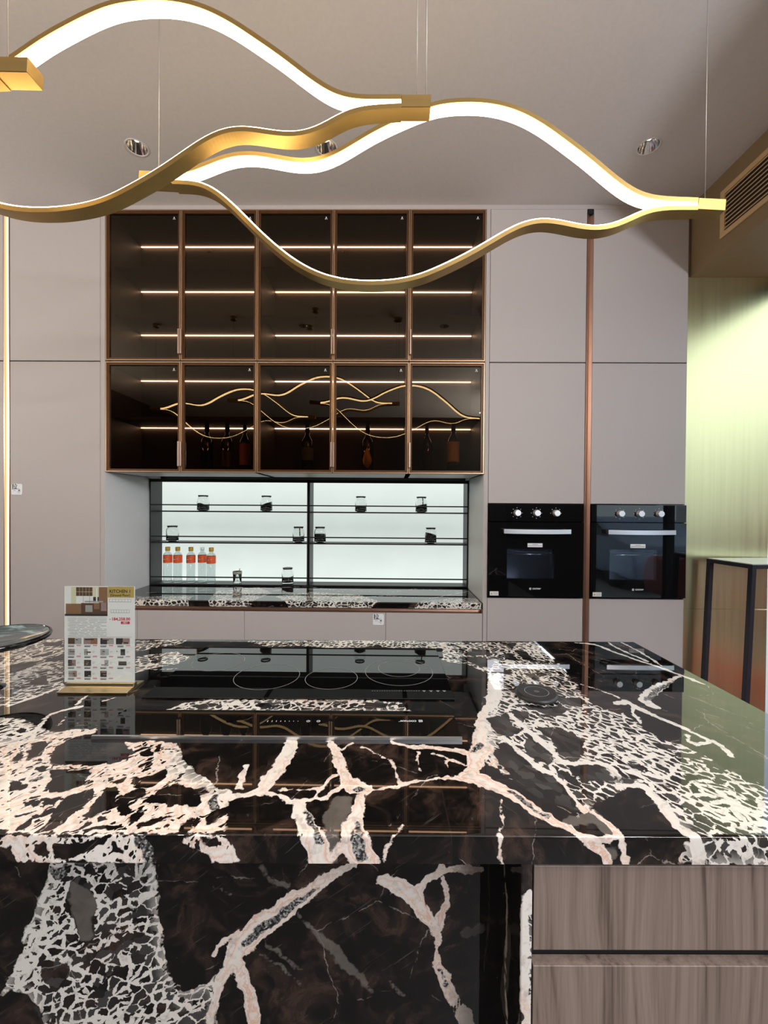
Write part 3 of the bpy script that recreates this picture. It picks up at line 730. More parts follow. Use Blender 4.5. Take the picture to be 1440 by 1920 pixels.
rng = np.random.default_rng(5)
def niche_fields(P):
    reg = [[(-1.9, -.05), (-1.25, -.05), (-1.28, .12), (-1.6, .10), (-1.9, .16)], [(-1.12, -.05), (-.86, -.05), (-.80, .25), (-.95, .45), (-1.2, .3)],
           [(-.62, -.05), (-.12, -.05), (-.05, .02), (-.2, .22), (-.55, .30), (-.75, .15)], [(.16, -.05), (.6, -.05), (.6, .15), (.4, .12), (.22, .06)]]
    vs = [[(-1.7, .2, .004), (-1.2, .35, .006), (-.9, .3, .006), (-.5, .42, .004), (0, .3, .003), (.2, .45, .004), (.6, .3, .003)],
          [(-.3, .1, .006), (0, .2, .005), (.25, .1, .005), (.6, .4, .003)], [(-1.5, .6, .004), (-1, .4, .007), (-.6, .5, .006), (-.3, .3, .004)]]
    cl = [[(-.85, -.05), (-.62, -.05), (-.66, .02), (-.84, .03)]]
    return fields(P, vs, reg, cl, [[(-1.9, -.05), (.7, -.05), (.7, .7), (-1.9, .7)]])
tw = thing('niche_worktop', 'black and white breccia stone worktop in the lit niche', 'worktop', (-.6, YF + .3, ZW))
def niche3(u, q):                                          # unrolled: q < 0 runs down the front edge
    return Vector((u, YF + max(q, 0) - (0 if q > .004 else .0), ZW + min(q, 0)))
sheet('stone_slab', np.arange(X[0] + .002, X[5] - .002, .012), np.r_[np.linspace(-.0375, 0, 6), np.linspace(.004, YB - YF - .01, 40)], niche3, niche_fields, tw)
MB().box(X[0] + .003, X[5] - .003, YF + .01, YB - .01, ZW - .0375, ZW - .004).build('core', M['dark_gap'], tw)

# lit back panels
for x0, x1, wd in ((X[0] + .013, -.606, 'left'), (-.594, X[5] - .013, 'right')):
    o = MB().box(x0, x1, YB - .006, YB + .002, ZW + .004, 1.66).build('light_panel', M['backlit'], None, label='glowing white backlit panel behind the rack, %s half of the niche' % wd, cat='light panel')
rk = thing('niche_rack', 'black metal rack of three shelves with guard rails standing on the niche worktop', 'shelf', (-.6, YR, ZW))
bm_ = M['black_metal']; RX0, RX1 = X[0] + .004, X[5] - .004
YK = YB - .012
xm0, xm1 = at_y(575.5, 1000, YR).x, at_y(580.8, 1000, YR).x
MB().box(RX0, RX0 + .008, YR, YK, ZW + .001, 1.662).build('side_panel', bm_, rk)
MB().box(RX1 - .008, RX1, YR, YK, ZW + .001, 1.662).build('side_panel', bm_, rk)
MB().box(RX0 + .008, RX0 + .03, YR, YR + .01, ZW + .001, 1.662)
MB().box(xm0, xm0 + .008, YR, YK, ZW + .001, 1.662).box(xm1 - .006, xm1, YR, YK, ZW + .001, 1.662).build('middle_upright', bm_, rk)
MB().box(RX0 + .008, RX1 - .008, YR, YR + .02, 1.640, 1.662).build('top_bar', bm_, rk)
SH = (.880, 1.1925, 1.4255)
for z in SH:
    MB().box(RX0 + .008, xm0, YR, YK, z - .009, z).box(xm1, RX1 - .008, YR, YK, z - .009, z).build('shelf', bm_, rk)
for z in (.9315, 1.2345, 1.470):
    MB().box(RX0 + .008, xm0, YR, YR + .007, z - .0045, z + .0045).box(xm1, RX1 - .008, YR, YR + .007, z - .0045, z + .0045).build('guard_rail', bm_, rk)

# glass jars of tea
def jar(px, shelf, level, slope, where, grp='glass storage jars on the rack'):
    z = SH[shelf] + .0006; y = 3.19
    x = at_y(px, 950, y).x; R, H = .044, .118
    t = thing('glass_jar', where, 'jar', (x, y, z), grp)
    pr = [(.0, 0), (R * .92, 0), (R, .006), (R, H * .70), (R * .93, H * .80), (R * .74, H * .86), (R * .74, H * .93),
          (R * .68, H * .93), (R * .68, H * .86), (R * .87, H * .79), (R * .94, H * .70), (R * .94, .008), (.0, .006)]
    MB().lathe(pr, 26, (x, y, z), caps=False).build('glass', M['jar'], t)
    MB().lathe([(R * .80, H * .915), (R * .84, H * .92), (R * .84, H * .995), (R * .78, H)], 24, (x, y, z)).build('lid', M['black_lid'], t)
    n = 20; Rc = R * .925; mb = MB(); vs = []
    for k in range(n):
        a = 2 * math.pi * k / n; vs.append((x + Rc * math.cos(a), y + Rc * math.sin(a), z + .0085))
    for k in range(n):
        a = 2 * math.pi * k / n; vs.append((x + Rc * math.cos(a), y + Rc * math.sin(a), z + max(.012, H * level + slope * math.cos(a) + .003 * math.sin(3 * a))))
    vs.append((x, y, z + H * level + .006))
    fs = [tuple(reversed(range(n)))] + [(k, (k + 1) % n, n + (k + 1) % n, n + k) for k in range(n)] + [(n + k, n + (k + 1) % n, 2 * n) for k in range(n)]
    mb.add(vs, fs, 0, False).build('tea', M['tea'], t)
    return t
def stick(t, px, shelf):
    z = SH[shelf]; x = at_y(px, 950, 3.19).x
    MB().prism([(x + .008, 3.18, z + .045), (x + .016, 3.18, z + .045), (x + .013, 3.18, z + .104), (x + .006, 3.18, z + .104)], (0, .006, 0)).build('scoop', scoop_m, t)
scoop_m = plain('olive_bamboo', (.20, .17, .06), .6)
jar(381, 2, .34, -.014, 'glass jar of dark tea, leftmost on the top shelf of the rack')
jar(499.5, 2, .46, .016, 'fuller glass jar of dark tea, second on the top shelf, left of the middle upright')
jar(676.5, 2, .30, .0, 'glass jar with little dark tea, top shelf, first right of the upright')
stick(jar(790, 2, .42, .010, 'glass jar of dark tea with an olive scoop, rightmost on the top shelf'), 790, 2)
jar(323.5, 1, .20, -.006, 'nearly empty glass jar at the left end of the middle shelf')
stick(jar(560, 1, .26, .006, 'glass jar with an olive scoop on the middle shelf, just left of the middle upright'), 560, 1)
jar(600.5, 1, .50, .0, 'half full glass jar on the middle shelf, just right of the middle upright')
jar(808, 1, .58, -.012, 'fullest glass jar of dark tea, right on the middle shelf')
jar(540, 0, .26, .012, 'glass jar of dark tea on the bottom shelf, left of the middle upright')

# five orange labelled bottles
def water(px, y, label, cap=True):
    z = SH[0] + .0006; x = at_y(px, 1050, y).x; R, H = .0322, .268
    t = thing('glass_bottle', label, 'bottle', (x, y, z), 'orange labelled bottles on the bottom shelf')
    MB().lathe([(0, 0), (R * .9, 0), (R, .008), (R, H * .765), (R * .92, H * .81), (R * .52, H * .855), (R * .47, H * .885), (R * .47, H * .97),
                (R * .40, H * .97), (R * .40, H * .885), (R * .46, H * .85), (R * .86, H * .80), (R * .94, H * .76), (R * .94, .014), (0, .012)], 26, (x, y, z), caps=False).build('glass', M['bottle'], t)
    MB().lathe([(R * 1.015, H * .555), (R * 1.015, H * .765)], 26, (x, y, z), caps=False).build('label', M['orange'], t)
    lb = MB()
    for dx, ww, hh, zz in ((-.016, .016, .003, .655), (-.006, .005, .004, .65), (.010, .004, .007, .66)):
        lb.box(x + dx, x + dx + ww, y - R * 1.04 - .0005, y - R * 1.04, z + H * zz, z + H * zz + hh)
    lb.build('label_print', M['paper'], t)
    MB().lathe([(R * .52, H * .89), (R * .54, H * .895), (R * .54, H * .995), (R * .5, H)], 20, (x, y, z)).build('cap', M['yellow_cap'] if cap else M['bottle'], t, label=None if cap else 'clear cap')
water(314.6, 3.19, 'orange labelled glass bottle with mustard cap, leftmost of the five')
water(333.4, 3.19, 'orange labelled glass bottle with mustard cap, second from the left end')
water(358.0, 3.19, 'orange labelled glass bottle with mustard cap, third and middle one of the five')
water(379.3, 3.22, 'orange labelled glass bottle with a clear top instead of a mustard cap', False)
water(396.2, 3.165, 'orange labelled glass bottle with mustard cap, rightmost of the five', True)
# a small tumbler with a stirrer
cx_, cy_, cz_ = at_y(445, 1085, 3.19).x, 3.19, SH[0] + .0006
cupt = thing('glass_tumbler', 'small clear glass tumbler with a dark stirring stick, right of the orange bottles', 'glass', (cx_, cy_, cz_))
MB().lathe([(0, 0), (.030, 0), (.034, .085), (.0325, .085), (.0285, .008), (0, .008)], 24, (cx_, cy_, cz_), caps=False).build('glass', M['jar'], cupt)
MB().lathe([(.0335, .068), (.0345, .072), (.0345, .086), (.0335, .087)], 24, (cx_, cy_, cz_), caps=False).build('rim_band', plain('grey_green_band', (.30, .32, .26), .4), cupt)
MB().tube([(cx_ - .012, cy_, cz_ + .010), (cx_ + .020, cy_, cz_ + .108)], .0028, 8).build('stirrer', scoop_m, cupt)

# ------------------------------------------------------------------ island: traced stone pattern
VN, VF_, UR, UL = .700, 1.737, 1.047, -2.05                # near, far, right, left edges in the island's own axes
TS = .047                                                  # slab thickness
def tr(x, y):
    """photo point on the slab -> unrolled slab coordinates (front edge hangs below v = VN)"""
    u, v = at_uv(x, y)
    if v >= VN: return (u, v)
    u, z = at_v(x, y, VN); return (u, VN - (ZI - z))
def trl(pts):                                              # line with half widths in photo pixels
    o = []
    for x, y, h in pts:
        u, v = tr(x, y); o.append((u, v, h * max(v, VN) / F + (.0002 if h < 3 else 0)))
    return o
def trp(pts): return [tr(*p) for p in pts]
VEINS = [[(546,1388,11),(540,1413,14),(520,1443,14),(503,1467,14),(487,1483,10),(455,1492,7),(425,1498,9)],
 [(487,1484,6),(520,1491,3),(540,1500,4),(553,1504,6)],
 [(620,1390,6),(632,1415,9),(640,1440,10),(650,1460,13),(665,1475,18),(688,1481,13),(703,1482,3)],
 [(703,1482,3),(740,1477,3),(790,1463,3),(840,1458,4),(880,1462,6)],
 [(650,1468,7),(630,1482,6),(610,1497,4),(590,1500,4),(555,1503,5)],
 [(625,1455,5),(605,1475,3),(570,1482,1.5),(520,1482,1.5)],[(600,1478,2),(590,1497,2)],
 [(555,1505,8),(565,1525,15),(577,1552,20),(588,1570,22),(596,1590,22),(600,1618,20)],
 [(675,1495,9),(672,1515,12),(668,1535,15),(660,1555,22),(665,1580,25),(675,1600,26),(690,1620,24)],
 [(620,1610,5),(645,1585,7),(655,1565,10)],
 [(680,1400,1.3),(700,1410,1.8),(735,1425,2.2),(740,1445,1.8),(752,1470,1.8)],
 [(735,1391,4),(770,1401,5),(810,1400,5),(850,1408,6),(880,1412,7)],[(645,1405,2),(660,1392,2)],
 [(810,1412,2),(850,1425,3.5),(885,1440,2.5)],[(782,1410,1.8),(787,1445,1.2)],[(838,1425,2.5),(838,1438,1)],
 [(755,1545,1),(740,1565,1.3),(725,1585,1.3),(720,1615,1)],[(940,1500,1),(938,1560,1.6),(942,1590,2.2),(936,1620,1.8)],
 [(935,1262,5),(925,1275,9),(928,1300,14),(922,1320,12),(910,1335,8),(900,1345,6),(902,1365,10),(900,1385,14),(905,1400,20),(895,1415,18),(890,1435,14),(880,1455,12)],
 [(870,1455,9),(905,1463,16),(935,1477,16),(975,1500,14),(1010,1523,13),(1045,1543,11),(1075,1557,8),(1095,1570,8)],
 [(1095,1570,9),(1115,1585,12),(1130,1600,9),(1140,1620,9)],[(1150,1555,5),(1165,1570,6),(1170,1595,5),(1173,1618,6)],[(1115,1580,6),(1140,1572,8),(1160,1568,6)],
 [(1110,1522,4),(1140,1545,6),(1155,1562,7)],
 [(940,1382,4),(965,1400,5),(985,1418,6),(1010,1440,7),(1035,1452,6)],[(1035,1450,4),(1060,1475,4),(1085,1505,4),(1095,1520,6)],
 [(955,1338,4),(985,1365,5),(1010,1387,8),(1040,1412,6),(1050,1427,7),(1080,1432,5),(1125,1428,6),(1150,1440,7),(1158,1465,7)],
 [(1158,1475,7),(1195,1470,6),(1215,1478,8),(1245,1515,11),(1275,1550,11),(1300,1568,13),(1310,1620,14)],
 [(1275,1266,2.5),(1250,1280,6),(1222,1297,11),(1208,1311,11),(1225,1325,9)],
 [(1155,1320,5),(1175,1315,7),(1200,1330,5),(1235,1345,5),(1270,1360,5),(1310,1378,4),(1345,1395,5),(1365,1410,5),(1372,1418,3)],
 [(1180,1315,2),(1188,1335,3),(1200,1355,3)],[(1285,1375,3),(1290,1390,3),(1310,1396,6),(1330,1393,5)],
 [(1080,1205,1.5),(1115,1208,3),(1140,1218,4),(1180,1233,2.5),(1230,1249,3.5),(1275,1265,4),(1300,1275,4),(1320,1283,3)],
 [(1140,1205,1.5),(1165,1219,2),(1215,1240,3)],[(1165,1204,1),(1200,1222,2),(1240,1248,2)],[(1060,1275,1),(1120,1292,1.2),(1165,1310,1.5)],
 [(165,1302,1.5),(145,1320,2),(140,1327,2)],[(150,1325,5),(120,1331,4),(95,1340,2.5)],[(95,1335,1.5),(80,1355,2.5),(67,1368,5),(55,1395,3),(43,1430,4)],
 [(195,1315,2),(216,1308,3)],[(105,1365,.8),(130,1335,.8)],[(183,1367,2),(150,1374,2.5),(117,1376,2)],[(235,1426,3),(200,1435,2.5),(165,1438,2.5),(105,1437,3)],
 [(120,1288,1.5),(90,1298,3),(55,1310,4),(15,1324,3)],[(0,1249,2),(40,1240,2),(85,1232,2),(120,1221,2)],
 [(112,1540,1.2),(113,1555,2),(100,1570,3)],[(250,1475,1),(275,1457,1)],[(255,1252,1),(300,1256,1.5),(333,1253,1)],
 [(0,1545,3),(30,1535,3),(70,1527,4),(95,1510,4)],[(462,1436,4),(452,1462,6),(447,1478,6)]]
REGIONS = [
 [(0,1440),(16,1428),(60,1425),(90,1431),(105,1440),(165,1441),(240,1426),(247,1410),(230,1390),(310,1390),(335,1398),(343,1425),(360,1437),(375,1452),(392,1465),(405,1476),(432,1481),(432,1500),(425,1522),(428,1545),(428,1563),(300,1563),(100,1563),(-60,1563),(-200,1560),(-200,1440)],
 [(-100,1348),(30,1345),(60,1355),(100,1375),(130,1369),(183,1365),(180,1372),(130,1386),(105,1400),(90,1431),(60,1425),(16,1428),(0,1440),(-100,1440)],
 [(-150,1250),(0,1245),(50,1235),(120,1217),(120,1300),(105,1296),(50,1312),(0,1325),(-150,1335)],
 [(-100,1203),(85,1200),(120,1197),(120,1222),(60,1236),(0,1248),(-100,1250)],
 [(253,1201),(355,1199),(340,1207),(290,1215),(255,1222)],[(253,1232),(290,1226),(335,1222),(355,1233),(340,1243),(300,1250),(270,1257),(253,1262)],
 [(300,1334),(345,1319),(390,1312),(560,1311),(690,1312),(750,1317),(775,1336)],
 [(460,1202),(720,1200),(700,1212),(640,1216),(560,1211),(500,1212)],[(690,1200),(840,1204),(840,1216),(720,1214)],
 [(830,1205),(1000,1204),(1025,1225),(1055,1255),(1085,1290),(1110,1320),(1150,1333),(1165,1335),(1200,1360),(1240,1387),(1290,1400),(1340,1430),(1440,1478),(1560,1530),(1560,1566),(1290,1566),(1270,1547),(1225,1502),(1205,1478),(1170,1482),(1120,1507),(1095,1527),(1080,1530),(1030,1505),(960,1465),(905,1420),(905,1345),(915,1325),(915,1262),(880,1247),(830,1238)],
 [(0,1566),(272,1566),(292,1619),(30,1618),(20,1590),(-100,1588),(-100,1566)],[(335,1567),(425,1567),(452,1619),(395,1619),(375,1595)],
 [(1285,1569),(1560,1569),(1560,1622),(1270,1622)]]
CLASTS = [[(95,1442),(165,1443),(170,1455),(160,1468),(130,1480),(95,1486),(78,1482),(95,1455)],[(15,1462),(50,1470),(48,1480),(15,1485)],
 [(133,1490),(177,1477),(173,1497),(153,1517),(127,1537),(100,1557),(67,1560),(95,1533),(113,1510),(117,1497)],[(77,1523),(83,1500),(115,1493),(103,1510),(87,1523)],
 [(47,1500),(77,1497),(72,1510),(62,1517)],[(20,1530),(65,1522),(65,1528),(27,1538)],[(25,1558),(33,1547),(63,1533),(40,1558)],
 [(155,1532),(180,1497),(200,1477),(220,1475),(222,1483),(213,1507),(193,1523),(167,1537)],[(212,1467),(233,1455),(237,1457),(227,1472)],
 [(247,1457),(287,1453),(310,1442),(317,1450),(310,1462),(277,1477),(250,1478)],[(267,1503),(283,1490),(310,1480),(327,1467),(343,1473),(370,1483),(382,1503),(373,1512),(320,1510),(283,1507)],
 [(217,1523),(227,1503),(240,1503),(247,1520),(237,1530),(220,1530)],[(247,1503),(263,1495),(257,1503),(248,1508)],[(180,1538),(190,1528),(202,1537),(183,1542)],
 [(152,1552),(197,1548),(237,1552),(207,1558),(167,1558)],[(253,1543),(283,1533),(333,1528),(300,1540),(267,1548)],[(357,1533),(373,1532),(375,1543),(363,1560),(357,1550)],
 [(257,1517),(267,1515),(270,1525),(260,1523)],[(67,1438),(90,1437),(92,1445),(73,1445)],[(17,1477),(30,1472),(50,1472),(33,1483)],
 [(48,1422),(60,1393),(87,1387),(90,1400),(80,1415),(53,1427)],[(18,1427),(37,1410),(47,1413),(40,1427)],
 [(263,1410),(275,1402),(290,1408),(287,1417),(270,1419)],[(288,1400),(300,1398),(303,1406),(293,1409)],
 [(50,1285),(64,1272),(87,1269),(93,1278),(87,1285)],[(16,1263),(20,1245),(75,1238),(60,1250),(25,1262)],[(85,1238),(120,1224),(120,1238),(82,1242)],[(55,1260),(100,1256),(75,1263)],
 [(0,1296),(40,1290),(20,1302),(0,1306)],[(95,1277),(120,1270),(120,1276),(97,1282)],[(60,1230),(100,1222),(95,1227),(62,1234)],
 [(80,1203),(118,1204),(115,1211),(82,1212)],
 [(912,1347),(953,1335),(960,1358),(977,1368),(953,1383),(930,1375)],[(957,1332),(990,1332),(993,1345),(980,1355),(963,1345)],
 [(997,1362),(1050,1365),(1098,1388),(1092,1420),(1075,1430),(1045,1408),(1033,1388),(1013,1372)],[(983,1395),(990,1378),(1020,1395),(1040,1408),(1037,1428),(1027,1435),(997,1425)],
 [(941,1395),(956,1391),(975,1414),(1031,1447),(1042,1462),(1076,1496),(1089,1515),(1080,1528),(1024,1504),(967,1470),(930,1421),(922,1410)],
 [(1057,1432),(1125,1434),(1147,1451),(1149,1464),(1099,1462),(1076,1451)],[(1042,1447),(1054,1444),(1084,1459),(1080,1470),(1057,1461)],
 [(1110,1522),(1144,1507),(1207,1503),(1226,1505),(1245,1527),(1275,1553),(1284,1566),(1162,1568),(1144,1549)],[(1162,1485),(1177,1477),(1207,1479),(1219,1496),(1174,1504),(1140,1511)],
 [(963,1318),(1020,1325),(1053,1323),(1070,1330),(1047,1342),(1027,1342),(997,1330)],[(1047,1307),(1087,1308),(1103,1322),(1073,1325),(1050,1318)],
 [(870,1228),(890,1217),(917,1218),(920,1227),(890,1230)],[(867,1233),(897,1232),(927,1238),(925,1252),(900,1252)],[(920,1255),(953,1255),(967,1263),(937,1265)],
 [(980,1262),(1003,1263),(1017,1278),(1000,1275)],[(963,1218),(987,1222),(1007,1245),(980,1235)],[(943,1225),(960,1225),(973,1238),(953,1238)],[(940,1205),(970,1205),(960,1217)],
 [(963,1282),(987,1280),(993,1292),(963,1292)],[(930,1310),(953,1318),(957,1325),(937,1318)],[(1090,1328),(1117,1328),(1103,1337)],[(1030,1282),(1053,1283),(1050,1290)],
 [(1222,1391),(1260,1395),(1279,1410),(1237,1402)],[(1264,1410),(1309,1414),(1312,1425),(1271,1421)],[(1316,1425),(1361,1429),(1376,1444),(1331,1440)],[(1279,1455),(1312,1453),(1316,1464),(1286,1464)],
 [(1309,1496),(1350,1496),(1365,1500),(1320,1504)],[(1346,1509),(1369,1511),(1365,1519)],[(1294,1534),(1309,1532),(1312,1541)],[(1350,1541),(1369,1541),(1365,1551)],[(1174,1429),(1200,1432),(1211,1447),(1185,1442)],
 [(67,1582),(90,1580),(95,1600),(75,1610),(68,1598)],[(100,1580),(150,1575),(215,1568),(217,1575),(150,1600),(140,1612),(105,1612),(98,1595)],[(190,1612),(215,1608),(240,1614),(200,1617)],[(380,1572),(410,1569),(418,1585),(380,1585)],
 [(355,1322),(400,1317),(410,1322),(380,1330)],[(480,1318),(510,1316),(520,1324),(490,1328)],[(690,1317),(730,1318),(720,1328),(680,1328)]]
FINE = [[(820,1200),(1440,1200),(1600,1480),(1600,1622),(1290,1622),(1240,1512),(1140,1505),(1090,1530),(960,1468),(925,1400),(925,1290),(820,1240)],[(240,1336),(800,1336),(780,1310),(300,1310)],[(-200,1190),(370,1190),(370,1270),(130,1330),(-200,1340)],[(340,1395),(380,1450),(420,1490),(330,1440)],[(-100,1345),(80,1345),(100,1380),(-100,1400)],[(460,1200),(860,1200),(860,1216),(460,1216)]]
CORES = [[(575,1520,4),(583,1540,8),(593,1560,8),(600,1580,6)],[(668,1540,3),(668,1560,12),(672,1585,13),(680,1608,10)],[(670,1480,8),(685,1482,4)],
 [(403,1495,8),(400,1515,9),(398,1540,5)],[(1262,1277,2),(1230,1295,6),(1215,1312,7)],[(265,1568,12),(275,1590,14),(280,1612,12)],[(900,1398,9),(885,1410,4)],[(955,1485,5),(1000,1515,5),(1025,1530,6)],[(1140,1462,10),(1180,1460,10)],[(75,1458,8),(60,1462,6)]]
GHOSTS = [[(1285,1283,1),(1335,1297,2),(1370,1306,.8)],[(1282,1303,1),(1310,1311,3),(1375,1338,2),(1425,1352,.8)],[(1320,1330,.8),(1390,1356,1.6),(1440,1370,.8)],[(1350,1345,.6),(1430,1375,1.2)],[(1290,1335,.8),(1360,1365,1.5),(1400,1380,.6)],[(1310,1357,.8),(1400,1395,1.4)],[(1380,1400,.6),(1440,1424,1)],[(1110,1232,.8),(1180,1247,1.5),(1240,1262,.6)],[(1090,1245,.6),(1150,1262,1.2),(1230,1282,.6)],[(1060,1222,.6),(1110,1236,1),(1140,1243,.6)],[(1070,1258,.6),(1130,1278,1)],[(1150,1282,.6),(1200,1293,1)],[(1240,1330,.8),(1275,1342,1.2)],[(1020,1212,.6),(1080,1222,1.2)],[(1180,1222,.6),(1225,1233,1)],
 [(640,1505,20),(632,1530,24),(622,1560,14),(625,1590,10),(618,1608,14)],[(1115,1590,4),(1150,1600,10)],[(1065,1540,12),(1115,1530,14),(1140,1560,10)]]
def frame_island(P):
    """stone grain runs up to the right on the left half and down to the right on the right half"""
    out = np.zeros((len(P), 3))
    for side, ang in ((P[:, 0] < .12, rad(42)), (P[:, 0] >= .12, rad(-55))):
        c, s = math.cos(ang), math.sin(ang); Q = P[side]
        out[side, 0] = Q[:, 0] * c + Q[:, 1] * s + (3.7 if ang < 0 else 0); out[side, 1] = -Q[:, 0] * s + Q[:, 1] * c
    return out
isl_veins = [trl(v) for v in VEINS]; isl_reg = [trp(r) for r in REGIONS]; isl_cl = [trp(c) for c in CLASTS]
isl_fine = [trp(r) for r in FINE]; isl_core = [trl(v) for v in CORES]; isl_gh = [trl(v) for v in GHOSTS]
def island_fields(P): return fields(P, isl_veins, isl_reg, isl_cl, isl_fine, isl_core, isl_gh, frame_island)
wt = thing('island_worktop', 'large polished black breccia marble worktop of the island with white and peach veins', 'worktop', isl(-.4, 1.2, ZI))
RB = .003
def slab3(u, q):
    if q >= VN + RB: return isl(u, q, ZI)
    if q >= VN - RB:
        a = (VN + RB - q) / (2 * RB) * math.pi / 2; return isl(u, VN + RB - RB * math.sin(a), ZI - RB + RB * math.cos(a))
    return isl(u, VN, ZI - (VN - q))
qs = np.r_[np.linspace(VN - TS, VN - RB - .004, 9), np.linspace(VN - RB, VN + RB, 4), np.arange(VN + RB + .0036, 1.02, .0036), np.arange(1.02, 1.3, .0055), np.linspace(1.3, VF_, 60)]
us = np.r_[np.arange(UL, -1.5, .03), np.arange(-1.5, -.72, .0075), np.arange(-.72, UR, .0036), [UR]]
sheet('stone_slab', us, qs, slab3, island_fields, wt)
def edge3(a, b): return isl(UR, a, ZI + b)
def edge_fields(P): return island_fields(np.c_[np.full(len(P), UR) - P[:, 1], P[:, 0]])
sheet('end_edge', np.linspace(VN, VF_, 120), np.linspace(-TS, 0, 8), edge3, edge_fields, wt)
MB().box(UL, UR - .001, VN + .002, VF_, ZI - TS, ZI - .004, xf=lambda p: isl(p.x, p.y, p.z)).build('core', M['dark_gap'], wt)

# the panel under the overhang, the upright fin and the drawer block
VP, VU = .862, .716
PV = [[(665,1620,6),(640,1632,8),(600,1655,12),(560,1685,16),(520,1715,20),(480,1745,23),(455,1770,21),(430,1805,11),(410,1850,8),(400,1880,6),(395,1930,10)],[(400,1790,3),(425,1760,4),(445,1745,4)],
 [(440,1800,10),(455,1830,12),(470,1870,12),(480,1930,14)],[(720,1650,12),(750,1665,16),(775,1680,15),(790,1705,15),(810,1730,11),(815,1745,6)],[(822,1640,6),(840,1632,6),(870,1630,7),(900,1632,6)],
 [(832,1650,4),(838,1690,5),(825,1730,9),(815,1745,8),(820,1770,4),(822,1785,2),(820,1810,9),(835,1840,11),(850,1870,12),(870,1905,13),(880,1930,15)],[(775,1680,5),(800,1650,5),(830,1630,8)]]
PR = [[(105,1600),(288,1600),(292,1640),(296,1690),(305,1750),(315,1825),(345,1857),(390,1848),(412,1820),(405,1960),(80,1960),(70,1885),(45,1860),(15,1860),(0,1880),(0,1868),(35,1800),(50,1740),(75,1680)]]
PC = [[(130,1650),(150,1643),(165,1650),(177,1690),(180,1740),(170,1780),(150,1760),(130,1715),(124,1680)],[(70,1800),(130,1805),(125,1840),(100,1865),(80,1830)],[(172,1840),(190,1842),(218,1875),(185,1880)],
 [(145,1805),(190,1775),(225,1765),(232,1780),(190,1790),(160,1815)],[(205,1655),(230,1660),(232,1680),(205,1690)],[(215,1610),(255,1610),(250,1638),(215,1635)],[(183,1750),(205,1725),(208,1750),(195,1755)],
 [(220,1755),(270,1750),(275,1770),(235,1775)],[(240,1790),(260,1785),(280,1800),(250,1805)],[(185,1825),(225,1820),(215,1835)],[(120,1780),(145,1785),(140,1805)],[(10,1865),(45,1860),(80,1890),(82,1940),(5,1940)],
 [(150,1623),(175,1625),(188,1640),(160,1640)],[(235,1650),(250,1652),(248,1680),(238,1680)],[(245,1700),(258,1702),(256,1730),(246,1728)]]
PK = [[(600,1660,3),(560,1690,7),(520,1718,9),(480,1750,9),(460,1770,7)],[(110,1640,12),(125,1630,10)],[(800,1690,6),(815,1660,5)],[(822,1815,4),(840,1850,5)]]
PG = [[(130,1650,2),(155,1690,24),(160,1750,14)],[(490,1625,3),(510,1650,4),(540,1660,6)],[(560,1715,2),(590,1745,5),(625,1780,12),(660,1820,9),(700,1860,3)],[(480,1780,2),(520,1810,4),(565,1845,2)],[(500,1765,2),(540,1800,5),(570,1820,2)],[(720,1830,2),(760,1875,4)],[(870,1750,10),(900,1740,12)],[(395,1660,1.5),(430,1675,2)]]
def pv(x, y): return at_v(x, y, VP)
pl = lambda pts: [(*pv(x, y), h * VP / F) for x, y, h in pts]
pp = lambda pts: [pv(*p) for p in pts]
p_v, p_r, p_c, p_k, p_g = [pl(v) for v in PV], [pp(r) for r in PR], [pp(c) for c in PC], [pl(v) for v in PK], [pl(v) for v in PG]
uf0, uf1 = at_v(976.5, 1700, VU)[0], at_v(997.5, 1700, VU)[0]
panel = thing('marble_screen', 'black breccia marble front panel recessed below the island overhang', 'panel', isl(-.4, VP, 0))
sheet('stone_slab', np.arange(-1.5, uf0 + .008, .006), np.r_[np.linspace(.0, .45, 12), np.arange(.456, ZI - TS, .006), [ZI - TS - .0006]], lambda u, z: isl(u, VP, z), lambda P: fields(P, p_v, p_r, p_c, p_r, p_k, p_g,
      lambda P: np.c_[P[:, 0] * .82 + P[:, 1] * .57 + 9, -P[:, 0] * .57 + P[:, 1] * .82, np.zeros(len(P))]), panel)
MB().box(-1.5, uf0, VP + .001, VP + .018, 0, ZI - TS - .0006, xf=lambda p: isl(p.x, p.y, p.z)).build('core', M['dark_gap'], panel)
fin = thing('marble_upright', 'narrow upright marble slab closing the recess left of the wooden drawers', 'panel', isl((uf0 + uf1) / 2, .78, 0))
def fin3(a, z):                                            # wraps the inner face, the front edge and the outer face
    if a < VP - VU: return isl(uf0, VP - a, z)
    return isl(uf0 + min(a - (VP - VU), uf1 - uf0), VU, z)
fn = VP - VU
def fin_fields(P):
    vs = [[(fn + .004, .30, .006), (fn + .008, .45, .008), (fn + .010, .60, .009), (fn + .004, .70, .008), (fn + .012, .80, .007)], [(.02, .84, .003), (.07, .70, .005), (.06, .55, .006), (.10, .40, .003)]]
    return fields(P, vs, [[(fn + .001, .1), (fn + .03, .1), (fn + .03, .80), (fn + .001, .80)]], (), [[(fn, .1), (.3, .1), (.3, .9), (fn, .9)]], (), [[(.05, .5, .02), (.08, .66, .015)]], lambda P: np.c_[P[:, 0] + 5.2, P[:, 1], np.zeros(len(P))])
sheet('stone_slab', np.r_[np.linspace(0, fn - .0005, 16), np.linspace(fn, fn + uf1 - uf0, 6)], np.linspace(0, ZI - TS - .0006, 130), fin3, fin_fields, fin)
MB().box(uf0 + .001, uf1, VU + .001, VP, 0, ZI - TS - .0006, xf=lambda p: isl(p.x, p.y, p.z)).build('core', M['dark_gap'], fin)

